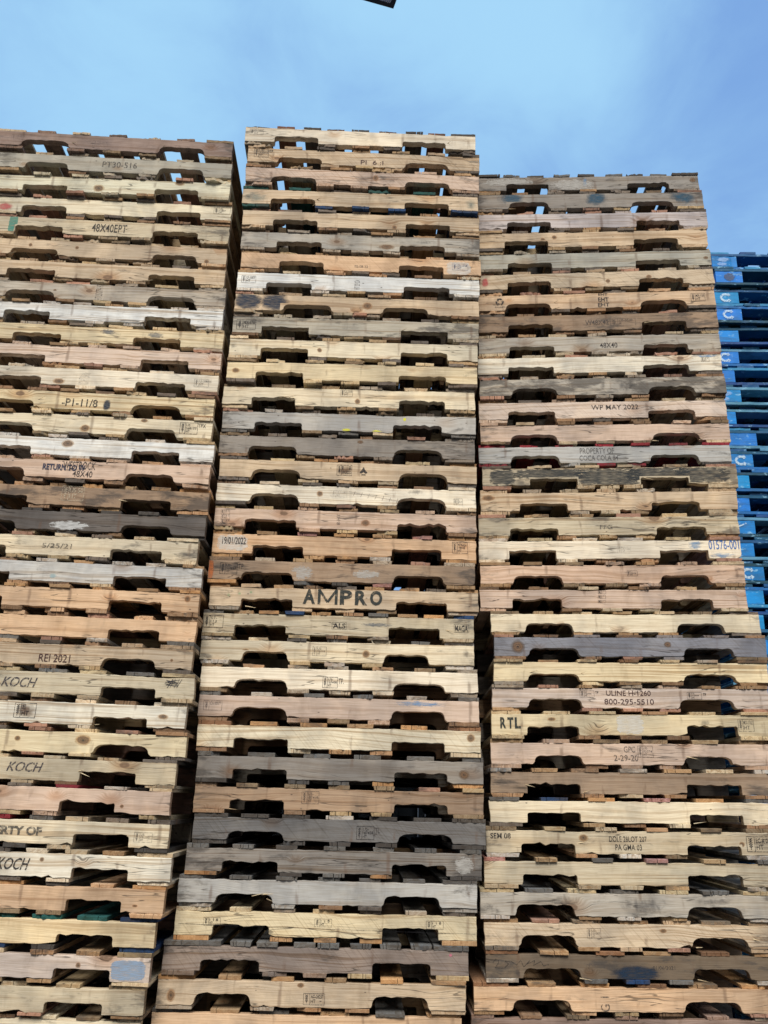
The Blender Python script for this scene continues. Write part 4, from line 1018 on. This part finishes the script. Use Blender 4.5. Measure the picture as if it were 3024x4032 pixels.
def make_pallet(M, h, tb, tt, n, style, col, dirt, rnd, label, group, top=None, bot=None, marks=(), ntop=None, fine=True, spl=None, mid_dx=0.0):
    root = bpy.data.objects.new('wooden_pallet', None); COL.objects.link(root)
    root.empty_display_size = 0.3; root.matrix_world = M
    root['label'] = label; root['category'] = 'pallet'; root['group'] = group
    th = 0.0365
    pats = [(m[3]/1000, m[4]/1000, m[5]/1000, m[6]/1000, m[7]) for m in marks if m[0] == 'p']
    for k, y0 in enumerate((0.0, (D-th)/2, D-th)):
        me = stringer_mesh(n, h, th, y0, tb, rnd, style, fine and k == 0, pats if k == 0 else None)
        o = link('stringer', me, root)
        if k: o.location.x = mid_dx
        tint(o, col if k == 0 else rnd.choice(BOARD_TINTS), dirt if k == 0 else 0.4, rnd, 0.03)
        if k == 0:
            for mk in marks:
                if mk[0] != 'p': add_mark(o, mk, -0.0016, tb, rnd)
    # slivers torn loose at the notch shoulders and the ends of boards
    for _ in range(len(spl) if spl else (rnd.choice((0, 0, 0, 1, 2)) if fine else 0)):
        sx, sz, ln, an = spl[_] if spl else (rnd.choice(n)+rnd.uniform(-0.02, 0.02), rnd.choice((0.002, 0.038)), rnd.uniform(0.02, 0.06), rnd.uniform(-0.4, 0.4))
        g = Geo(); ca, sa = math.cos(an), math.sin(an); wd = rnd.uniform(0.0012, 0.003)
        pr = []
        for q, (f, k_) in enumerate(((0, 1.0), (0.35, 0.9), (0.75, 0.5), (1.0, 0.08))):
            px, pz = sx+ln*f*ca, sz+ln*f*sa; py = 0.004-0.018*f
            pr.append([(px-sa*wd*k_, py, tb+pz+ca*wd*k_), (px, py-wd*k_, tb+pz), (px+sa*wd*k_, py, tb+pz-ca*wd*k_), (px, py+wd*k_, tb+pz)])
        g.rings(pr); o = link('splinter', mesh('splinter', g.V, g.F, [WX]), root); tint(o, (222, 204, 168), 0.0, rnd)
    # top deck
    we = rnd.choice((0.14, 0.14, 0.089, 0.13)); wm = rnd.choice((0.089, 0.089, 0.086, 0.092, 0.115))
    k = ntop or (rnd.choice((6, 7, 7, 7, 8)) if wm < 0.1 else rnd.choice((6, 6, 7)))
    xs = [(we/2, we)]+[(we/2+(W-we)*i/(k-1)+rnd.gauss(0, 0.008), wm) for i in range(1, k-1)]+[(W-we/2, we)]
    pull = rnd.gauss(0, 0.003)
    family = rnd.sample(BOARD_TINTS, 4) + [col, col]
    for j, (xc, w) in enumerate(xs):
        me = board_mesh(xc, w, tb+h+0.0003, tt-0.0006, rnd, fine, front=pull+rnd.gauss(0, 0.003) if rnd.random() < .9 else rnd.uniform(-0.015, 0.01), back=rnd.gauss(0, 0.004), wane=rnd.random() < 0.3, rough=rnd.random() < 0.15)
        o = link('top_board', me, root)
        c = rnd.choice(family)
        if top: c = SPECIAL[top[j % len(top)]] if top[j % len(top)] else c
        tint(o, c, rnd.uniform(0.1, 0.55)+dirt*0.2, rnd, 0.15)
    we = rnd.choice((0.14, 0.14, 0.13, 0.120)); wm = rnd.choice((0.089, 0.089, 0.095))
    mid = (n[1]+n[2])/2; sp = (n[2]-n[1])/2-wm/2-0.004
    xs = [(we/2, we)]+[(mid+sp*q+rnd.gauss(0, 0.006), wm) for q in (-1, 0, 1)]+[(W-we/2, we)]
    for j, (xc, w) in enumerate(xs):
        me = board_mesh(xc, w, 0.0003, tb-0.0006, rnd, fine, front=pull+rnd.gauss(0, 0.003), back=rnd.gauss(0, 0.004), wane=rnd.random() < 0.3, rough=rnd.random() < 0.15)
        o = link('bottom_board', me, root)
        c = rnd.choice(family)
        if bot: c = SPECIAL[bot[j % len(bot)]] if bot[j % len(bot)] else c
        tint(o, c, rnd.uniform(0.1, 0.55)+dirt*0.2, rnd, 0.15)
    return root

# ---------------------------------------------------------------- ground
def ground():
    t = NT('asphalt'); tc = t.n.new('ShaderNodeTexCoord'); P = tc.outputs['Object']
    a = t.noise(P, 0.6, 5, 0.6); b = t.noise(P, 90.0, 3, 0.6)
    c = t.mix(a, (0.035, 0.035, 0.036), (0.075, 0.072, 0.068)); c = t.mix(t.ramp(b, 0.45, 0.75, 0, 0.6), c, (0.13, 0.125, 0.12))
    m = t.end(t.bsdf(c, 0.9, b, 0.5, 0.004))
    g = Geo(); s = 2500.0
    g.V = [(-s, -s, 0), (s, -s, 0), (s, s, 0), (-s, s, 0)]; g.F = [(0, 1, 2, 3)]
    o = link('ground', mesh('ground', g.V, g.F, [m])); o['kind'] = 'structure'
ground()

# ---------------------------------------------------------------- the three front stacks
STK = {'A': ((-2.055, 3.7253), (0.00304, 0.0153), 'left'), 'B': ((-0.7852, 3.8222), (-0.0088, -0.00019), 'middle'),
       'C': ((0.4835, 3.9703), (0.00571, -0.01425), 'right')}
LOOK_COL = {}
SRC = {}
def build_stack(s):
    (bx, by), (ta, tbt), word = STK[s]
    Rt = (Matrix.Translation((bx, by, EYE)) @ Matrix.Rotation(tbt, 4, 'Y') @ Matrix.Rotation(ta, 4, 'X') @ Matrix.Translation((-bx, -by, 0)))
    rows = [tuple(v/1000 for v in r) for r in GEO[s]]
    spec = SPEC[s]; n = len(rows)
    gaps = [rows[i][3]-(rows[i+1][3]+rows[i+1][4]) for i in range(n-1)]
    tt = [0.0155]+[g*0.5 for g in gaps]; tb = [g*0.5 for g in gaps]+[0.016]
    zb = rows[-1][3]-tb[-1]; SRC[s] = []
    for i, r in enumerate(rows):
        st, ck, dirt, look, *opt = spec[i]; opt = opt[0] if opt else {}
        rnd = random.Random(s+str(i)+'p')
        nn = [v if v else d for v, d in zip(r[5:9], (0.152, 0.379, 0.838, 1.066))]
        M = Rt @ Matrix.Translation((r[0], r[1], r[3]-tb[i])) @ Matrix.Rotation(r[2], 4, 'Z')
        mk = [m for m in MARKS if m[1] == s and m[2] == i+1]
        where = 'topmost' if i == 0 else ordinal(i+1)+' from the top'
        lab = '%s, %s of %s stack' % (look, where.replace(' the', ''), word)
        p = make_pallet(M, r[4], tb[i], tt[i], nn, st, CLR[ck], dirt, rnd, lab, 'wooden pallets of the three front stacks', opt.get('top'), opt.get('bot'), mk, opt.get('ntop'), spl=opt.get('spl'), mid_dx=-0.042 if (s == 'C' and 19 <= i <= 26) else 0.0)
        SRC[s].append(p)
    # the rest of the stack down to the yard
    H = zb+EYE; k = max(1, round(H/0.1245)); h0 = H/k
    r = rows[-1]
    for j in range(k):
        rnd = random.Random(s+'low%d' % j); z = zb-h0*(j+1)
        M = Rt @ Matrix.Translation((r[0]+rnd.gauss(0, 0.012), r[1]+rnd.gauss(0, 0.008), z)) @ Matrix.Rotation(r[2], 4, 'Z')
        if j == k-1: M = Matrix.Translation((0, 0, 0.012)) @ M
        ck = rnd.choice(['tan', 'cream', 'pinktan', 'grey'])
        make_pallet(M, h0-0.032, 0.016, 0.016, (0.152, 0.381, 0.838, 1.067), rnd.choice('rs'), CLR[ck], 0.3, rnd,
                    '%s wooden pallet, %s from the top of the %s stack' % ({'tan': 'tan', 'cream': 'cream', 'pinktan': 'pinkish', 'grey': 'grey'}[ck], ordinal(n+1+j), word), 'wooden pallets of the three front stacks', fine=False)
for s in 'ABC': build_stack(s)

# ---------------------------------------------------------------- unseen row of stacks behind them, added so the gaps go dark
def copy_pallet(src, M, label):
    c = src.copy(); COL.objects.link(c); c.matrix_world = M; c['label'] = label; c['group'] = 'wooden pallets of the added rear stacks'
    for ch in src.children:
        if ch.name.startswith(('stringer', 'top_board', 'bottom_board')):
            d = ch.copy(); COL.objects.link(d); d.parent = c
    return c
bpy.context.view_layer.update()
for s, (cx, cy, nrows) in {'A': (-2.02, 4.86, 36), 'B': (-0.76, 5.02, 36), 'C': (0.40, 5.12, 36), 'D': (-3.36, 4.90, 36)}.items():  # outermost left stack added to block sky showing through the left notches
    rnd = random.Random('back'+s); z = 0.0; word = {'A': 'left', 'B': 'middle', 'C': 'right', 'D': 'outermost left'}[s]; s = 'A' if s == 'D' else s
    for j in range(nrows):
        src = SRC[s][rnd.randrange(8, 34)]
        h = 0.0
        zs = [v.co.z for ch in src.children if ch.name.startswith('top_board') for v in ch.data.vertices]
        H = max(zs)
        M = Matrix.Translation((cx+rnd.gauss(0, 0.012), cy+rnd.gauss(0, 0.01), z)) @ Matrix.Rotation(rnd.gauss(0.01, 0.01), 4, 'Z')
        copy_pallet(src, M, 'weathered pallet, %s from the ground in the added stack behind the %s one' % (ordinal(j+1), word))
        z += H+0.001

# ---------------------------------------------------------------- blue pallets on the right
def blue_material(name, emblem=False):
    t = NT(name); oi = t.n.new('ShaderNodeObjectInfo'); tc = t.n.new('ShaderNodeTexCoord'); P0 = tc.outputs['Object']
    P = t.vmath('ADD', P0, t.scalev(t.xyz(oi.outputs['Random'], oi.outputs['Random'], oi.outputs['Random']), 40.0))
    a = t.noise(P, 5.0, 4, 0.6, 0.4); f = t.noise(t.vmath('MULTIPLY', P, (8.0, 30.0, 160.0)), 1.0, 3, 0.6)
    c = t.mix(t.ramp(a, 0.38, 0.66, 0, 0.75), oi.outputs['Color'], t.mix(1.0, oi.outputs['Color'], (0.55, 0.75, 0.68), 'MULTIPLY'))
    c = t.mix(t.ramp(f, 0.45, 0.72, 0, 0.5), c, t.mix(1.0, c, (0.55, 0.6, 0.62), 'MULTIPLY'))
    w = t.noise(t.vmath('MULTIPLY', P, (14.0, 14.0, 40.0)), 1.0, 6, 0.7)
    c = t.mix(t.ramp(w, 0.58, 0.64, 0, 0.6), c, (0.30, 0.58, 0.78))
    c = t.mix(t.ramp(w, 0.33, 0.28, 0, 0.75), c, (0.40, 0.31, 0.22))
    c = t.mix(t.ramp(t.noise(t.vmath('MULTIPLY', P, (6.0, 6.0, 22.0)), 1.0, 5, 0.7), 0.5, 0.62, 0, 0.5), c, (0.02, 0.10, 0.22))
    return t.end(t.bsdf(c, 0.6, t.math('ADD', f, w), 0.5, 0.002, 0.35))
BLUE = blue_material('chipped_blue_paint')
WHITEPAINT = flat_ink('worn_white_stencil_paint', (0.55, 0.72, 0.85), 0.85, 0.33, 0.52, 60.0)
GREYPAT = patch_mat('grey_block_stain', (0.11, 0.13, 0.18), 0.85, 0.15, 30.0)
SMEAR = patch_mat('pale_blue_scuff', (0.36, 0.55, 0.85), 0.75, 0.3, 30.0)
BLUES = [(14, 136, 222), (14, 124, 200), (10, 138, 212), (22, 122, 214), (8, 138, 202)]
DARKB = [(14, 78, 128), (10, 82, 118), (20, 100, 168), (14, 66, 130), (50, 134, 182), (8, 64, 84), (90, 144, 176)]
def bx(name, par, x0, x1, y0, y1, z0, z1, col, rnd, dirt=0.3):
    g = Geo(); e = 0.0018; j = lambda a: a+rnd.gauss(0, 0.0012)
    n = max(2, int((x1-x0)/0.03)); P = []
    P += [(x0+(x1-x0)*k/n, j(y0)) for k in range(n)]+[(j(x1), y0+(y1-y0)*k/4) for k in range(4)]
    P += [(x1-(x1-x0)*k/n, j(y1)) for k in range(n)]+[(j(x0), y1-(y1-y0)*k/4) for k in range(4)]
    Q = inset(P, e)
    g.rings([[(a, b, z0) for a, b in Q], [(a, b, z0+e) for a, b in P], [(a, b, z1-e) for a, b in P], [(a, b, z1) for a, b in Q]], flip=True)
    o = link(name, mesh(name, g.V, g.F, [BLUE]), par)
    c = srgb(col); o.color = (*c, dirt); return o
def emblem(par, cx, cz, r, y, kind):
    g = Geo(); w = r*0.50
    if kind == 'C':
        pts = [(0.95, 0.62), (0.35, 0.80), (-0.35, 0.80), (-0.95, 0.25), (-0.95, -0.25), (-0.35, -0.80), (0.35, -0.80), (0.95, -0.55)]
        for k, (p, q) in enumerate(zip(pts[:-1], pts[1:])): g.stroke(cx+p[0]*r, cz+p[1]*r, cx+q[0]*r, cz+q[1]*r, w, y-0.00003*k)
        for sgn in (1, -1):
            n = len(g.V); g.V += [(cx+0.6*r, y-0.0004, cz+sgn*0.25*r), (cx+1.25*r, y-0.0004, cz+sgn*0.62*r), (cx+0.75*r, y-0.0004, cz+sgn*1.2*r)]; g.F.append((n, n+1, n+2)); g.M.append(0)
        m = WHITEPAINT
    elif kind == 'line':
        g.stroke(cx-1.6*r, cz-0.5*r, cx+1.6*r, cz+0.8*r, w*0.6, y); m = WHITEPAINT
    elif kind == 'smear':
        g.quad(cx-1.7*r, cz-0.1*r, cx+1.5*r, cz+1.1*r, y, 0); g.quad(cx-1.8*r, cz-1.1*r, cx+0.6*r, cz-0.2*r, y-0.0001, 0); m = SMEAR
    else:
        g.quad(cx-1.2*r, cz-1.15*r, cx+1.5*r, cz+1.05*r, y, 0); m = GREYPAT
    link('painted_emblem', mesh('painted_emblem', g.V, g.F, [m], None, g.uv), par)
def blue_pallet(M, rnd, label, mark, wblk):
    root = bpy.data.objects.new('blue_pallet', None); COL.objects.link(root); root.matrix_world = M
    root['label'] = label; root['category'] = 'pallet'; root['group'] = 'blue block pallets in the stack at the right edge'
    c = rnd.choice(BLUES); d = lambda: rnd.choice(DARKB); Wb, Db = 1.2, 1.0
    # bottom perimeter boards, blocks, stringer boards, top deck boards
    zt = 0.018
    bx('bottom_board', root, 0, Wb, 0.0, 0.10, 0.0005, zt, d(), rnd); bx('bottom_board', root, 0, Wb, Db-0.10, Db, 0.0005, zt, d(), rnd)
    for a, b in ((0, 0.13), (0.53, 0.67), (1.07, 1.2)): bx('bottom_board', root, a, b, 0.101, Db-0.101, 0.0005, zt, d(), rnd)
    hb = 0.076
    for i, a in enumerate((0.0, 0.53, Wb-wblk)):
        for k, b in enumerate((0.0, 0.45, Db-0.10)):
            w = wblk if i != 1 else 0.14
            o = bx('block', root, a+0.002, a+w, b+0.002, b+0.098, zt+0.0004, zt+hb, c, rnd, 0.3)
            if i == 0 and k == 0 and mark: emblem(o, a+w*0.50, zt+hb*0.5, 0.028, -0.0004, mark)
    zs = zt+hb
    for b in (0.0, 0.45, Db-0.10): bx('stringer_board', root, 0, Wb, b+0.001, b+0.099, zs+0.0004, zs+0.018, d(), rnd)
    zd = zs+0.018
    for k in range(7):
        w = 0.13 if k in (0, 6) else 0.10; xc = 0.065+(Wb-0.13)*k/6+rnd.gauss(0, 0.006)
        bx('top_board', root, xc-w/2, xc+w/2, rnd.gauss(0.004, 0.004), Db, zd+0.0004, zd+0.0175, d(), rnd)
    return root
ZB = [3.331, 3.184, 3.045, 2.890, 2.746, 2.592, 2.442, 2.317, 2.169, 2.056, 1.909, 1.761, 1.633, 1.511, 1.377, 1.214, 1.085, 0.948]   # block bottoms above the eye, as measured
XR = [2.229, 2.237, 2.208, 2.201, 2.177, 2.171, 2.126, 2.144, 2.108, 2.215, 2.178, 2.138, 2.128, 2.141, 2.120, 2.160, 2.138, 2.129]
MKB = ['smear', 'grey', 'C', 'C', None, 'C', None, 'smear', None, None, 'C', None, 'smear', 'line', None, 'C', None, None]
BLK = {0: 0.16, 10: 0.15}
def build_blue():
    # settle the measured heights so that every pallet rests on the one below
    n = len(ZB); top = ZB[0]; step = (ZB[0]-ZB[-1])/(n-1)
    rnd = random.Random('blue'); z = ZB[0]+EYE-0.018; i = 0; HP = step
    total = int(round(z/step)); HP = z/total
    for i in range(total+1):
        zz = z-HP*i
        xr = XR[i] if i < n else 2.13+rnd.gauss(0, 0.015)
        mk = MKB[i] if i < n else rnd.choice([None, 'C'])
        wb = BLK.get(i, 0.17 if i < 12 else 0.185)
        yw = rnd.gauss(-0.02, 0.006)
        M = Matrix.Translation((xr-wb, 4.78+rnd.gauss(0, 0.01), zz)) @ Matrix.Rotation(yw, 4, 'Z') @ Matrix.Diagonal((1, 1, HP/0.130*0.998, 1))
        what = {'smear': 'with white smears on its corner block', 'grey': 'with a grey stained corner block', 'C': 'with a white looped arrow emblem', 'line': 'with a white slash on its block', None: 'with a plain chipped corner block'}[mk]
        blue_pallet(M, rnd, 'blue pallet %s, %s of blue stack' % (what, 'topmost' if i == 0 else ordinal(i+1)+' from top'), mk, wb)
build_blue()

# ---------------------------------------------------------------- unseen sheet metal fence behind the stacks, added to shut out sky light
def fence():
    t = NT('dark_sheet_metal'); tc = t.n.new('ShaderNodeTexCoord'); nz = t.noise(tc.outputs['Object'], 4.0, 5, 0.6)
    m = t.end(t.bsdf(t.mix(nz, (0.035, 0.04, 0.045), (0.07, 0.072, 0.07)), 0.6, nz, 0.2, 0.002, 0.4))
    root = bpy.data.objects.new('added_metal_fence', None); COL.objects.link(root); root.location = (-7, 7.2, 0)
    root['label'] = 'added dark corrugated sheet metal fence, unseen behind all the pallet stacks'; root['category'] = 'fence'
    for k in range(6):
        g = Geo(); n = 48; L = 2.4; top = []
        for i in range(n+1):
            x = k*2.46+L*i/n; y = 0.018*math.sin(i*math.pi/2); top.append((x, y))
        for z in (0.05, 2.9): g.V += [(x, y, z) for x, y in top]
        for i in range(n): g.F.append((i, i+1, n+1+i+1, n+1+i)); g.M.append(0)
        me = mesh('sheet_panel', g.V, g.F, [m]); o = link('sheet_panel', me, root)
        sd = o.modifiers.new('thickness', 'SOLIDIFY'); sd.thickness = 0.002
    for k in range(7):
        g = Geo(); g.box(k*2.46-0.055, k*2.46-0.005, -0.025, 0.06, 0, 3.0); link('post', mesh('post', g.V, g.F, [m]), root)
fence()

# ---------------------------------------------------------------- lamp over the yard
def lamp():
    t = NT('dark_lamp_metal'); tc = t.n.new('ShaderNodeTexCoord')
    nz = t.noise(tc.outputs['Object'], 30, 3)
    dark = t.end(t.bsdf(t.mix(nz, (0.018, 0.020, 0.035), (0.03, 0.032, 0.05)), 0.45, nz, 0.1, 0.001, 0.5))
    t = NT('pale_lamp_lens'); tc = t.n.new('ShaderNodeTexCoord')
    x, y, z = t.sep(tc.outputs['Object'])
    rb = t.math('SINE', t.math('MULTIPLY', x, 420.0))
    b = t.bsdf(t.mix(t.ramp(rb, -0.2, 0.4), (0.30, 0.42, 0.80), (0.85, 0.88, 0.9)), 0.25, rb, 0.5, 0.003, 0.5)
    lens = t.end(b)
    root = bpy.data.objects.new('street_lamp', None); COL.objects.link(root)
    root['label'] = 'dark framed flat yard light with a ribbed lens at the upper edge of the photo'; root['category'] = 'street lamp'
    root.location = (-3.2, 3.0, 0)
    bpy.context.view_layer.update()
    # lamp head: its lower right corner shows; axes chosen from the corner's edges
    head_c = LAMPM
    def part(name, g, m, par=root):
        o = link(name, mesh(name, g.V, g.F, [m]), par); return o
    g = Geo(); Lh, Wh = 0.60, 0.34; f = 0.035
    g.box(-Lh, 0, 0, Wh, -0.06, 0.0)
    for a in ((-Lh, 0, 0, f), (-Lh, 0, Wh-f, Wh)): g.box(a[0], a[1], a[2], a[3], 0.0002, 0.012)
    for a in ((-Lh, -Lh+f), (-f, 0)): g.box(a[0], a[1], f+0.0002, Wh-f-0.0002, 0.0002, 0.012)
    for k in range(9): g.box(-Lh+0.05+k*0.06, -Lh+0.06+k*0.06, 0.03, Wh-0.03, -0.085, -0.0602)
    h = part('lamp_head', g, dark); h.matrix_world = head_c
    g = Geo(); g.box(-Lh+f, -f, f, Wh-f, 0.0004, 0.006); k = part('lens', g, lens); k.matrix_world = head_c
    k.parent = h; k.matrix_parent_inverse = Matrix.Identity(4); k.matrix_basis = Matrix.Identity(4)
    h.matrix_parent_inverse = Matrix.Identity(4); h.matrix_basis = root.matrix_world.inverted() @ head_c
    # pole and arm
    def tube(g, a, b, r0, r1, n=14):
        a, b = Vector(a), Vector(b); ax = (b-a).normalized(); u = ax.orthogonal().normalized(); v = ax.cross(u)
        g.rings([[tuple(p+(u*math.cos(2*math.pi*i/n)+v*math.sin(2*math.pi*i/n))*r) for i in range(n)] for p, r in ((a, r0), (b, r1))])
    top = root.matrix_world.inverted() @ (head_c @ Vector((-Lh, Wh/2, -0.03)))
    g = Geo(); tube(g, (0, 0, 0.02), (0, 0, top.z+0.1), 0.09, 0.06); part('pole', g, dark)
    g = Geo(); tube(g, (0.05, 0.03, top.z+0.0), tuple(top), 0.035, 0.03); part('arm', g, dark)
    g = Geo(); g.box(-0.17, 0.17, -0.17, 0.17, 0, 0.02); part('base_plate', g, dark)
def ray_dir(u, v):
    d = Vector(((u-1512)/3437.8, (2016-v)/3437.8, -1)); return (cam.matrix_world.to_3x3() @ d)
def lamp_matrix():
    O = Vector((0, 0, EYE)); H = 6.0
    def hit(u, v):
        d = ray_dir(u, v); return O+d*(H/d.z)
    c = hit(1549, 30); a = hit(1440, -1); b = hit(1562, -3)      # three points of the visible corner on a level plane 6 m above the lens
    X = -(a-c).normalized(); Y = (b-c); Y = (Y-X*Y.dot(X)).normalized(); Z = X.cross(Y)
    M = Matrix((X, Y, Z)).transposed().to_4x4(); M.translation = c
    return M
LAMPM = lamp_matrix()
lamp()
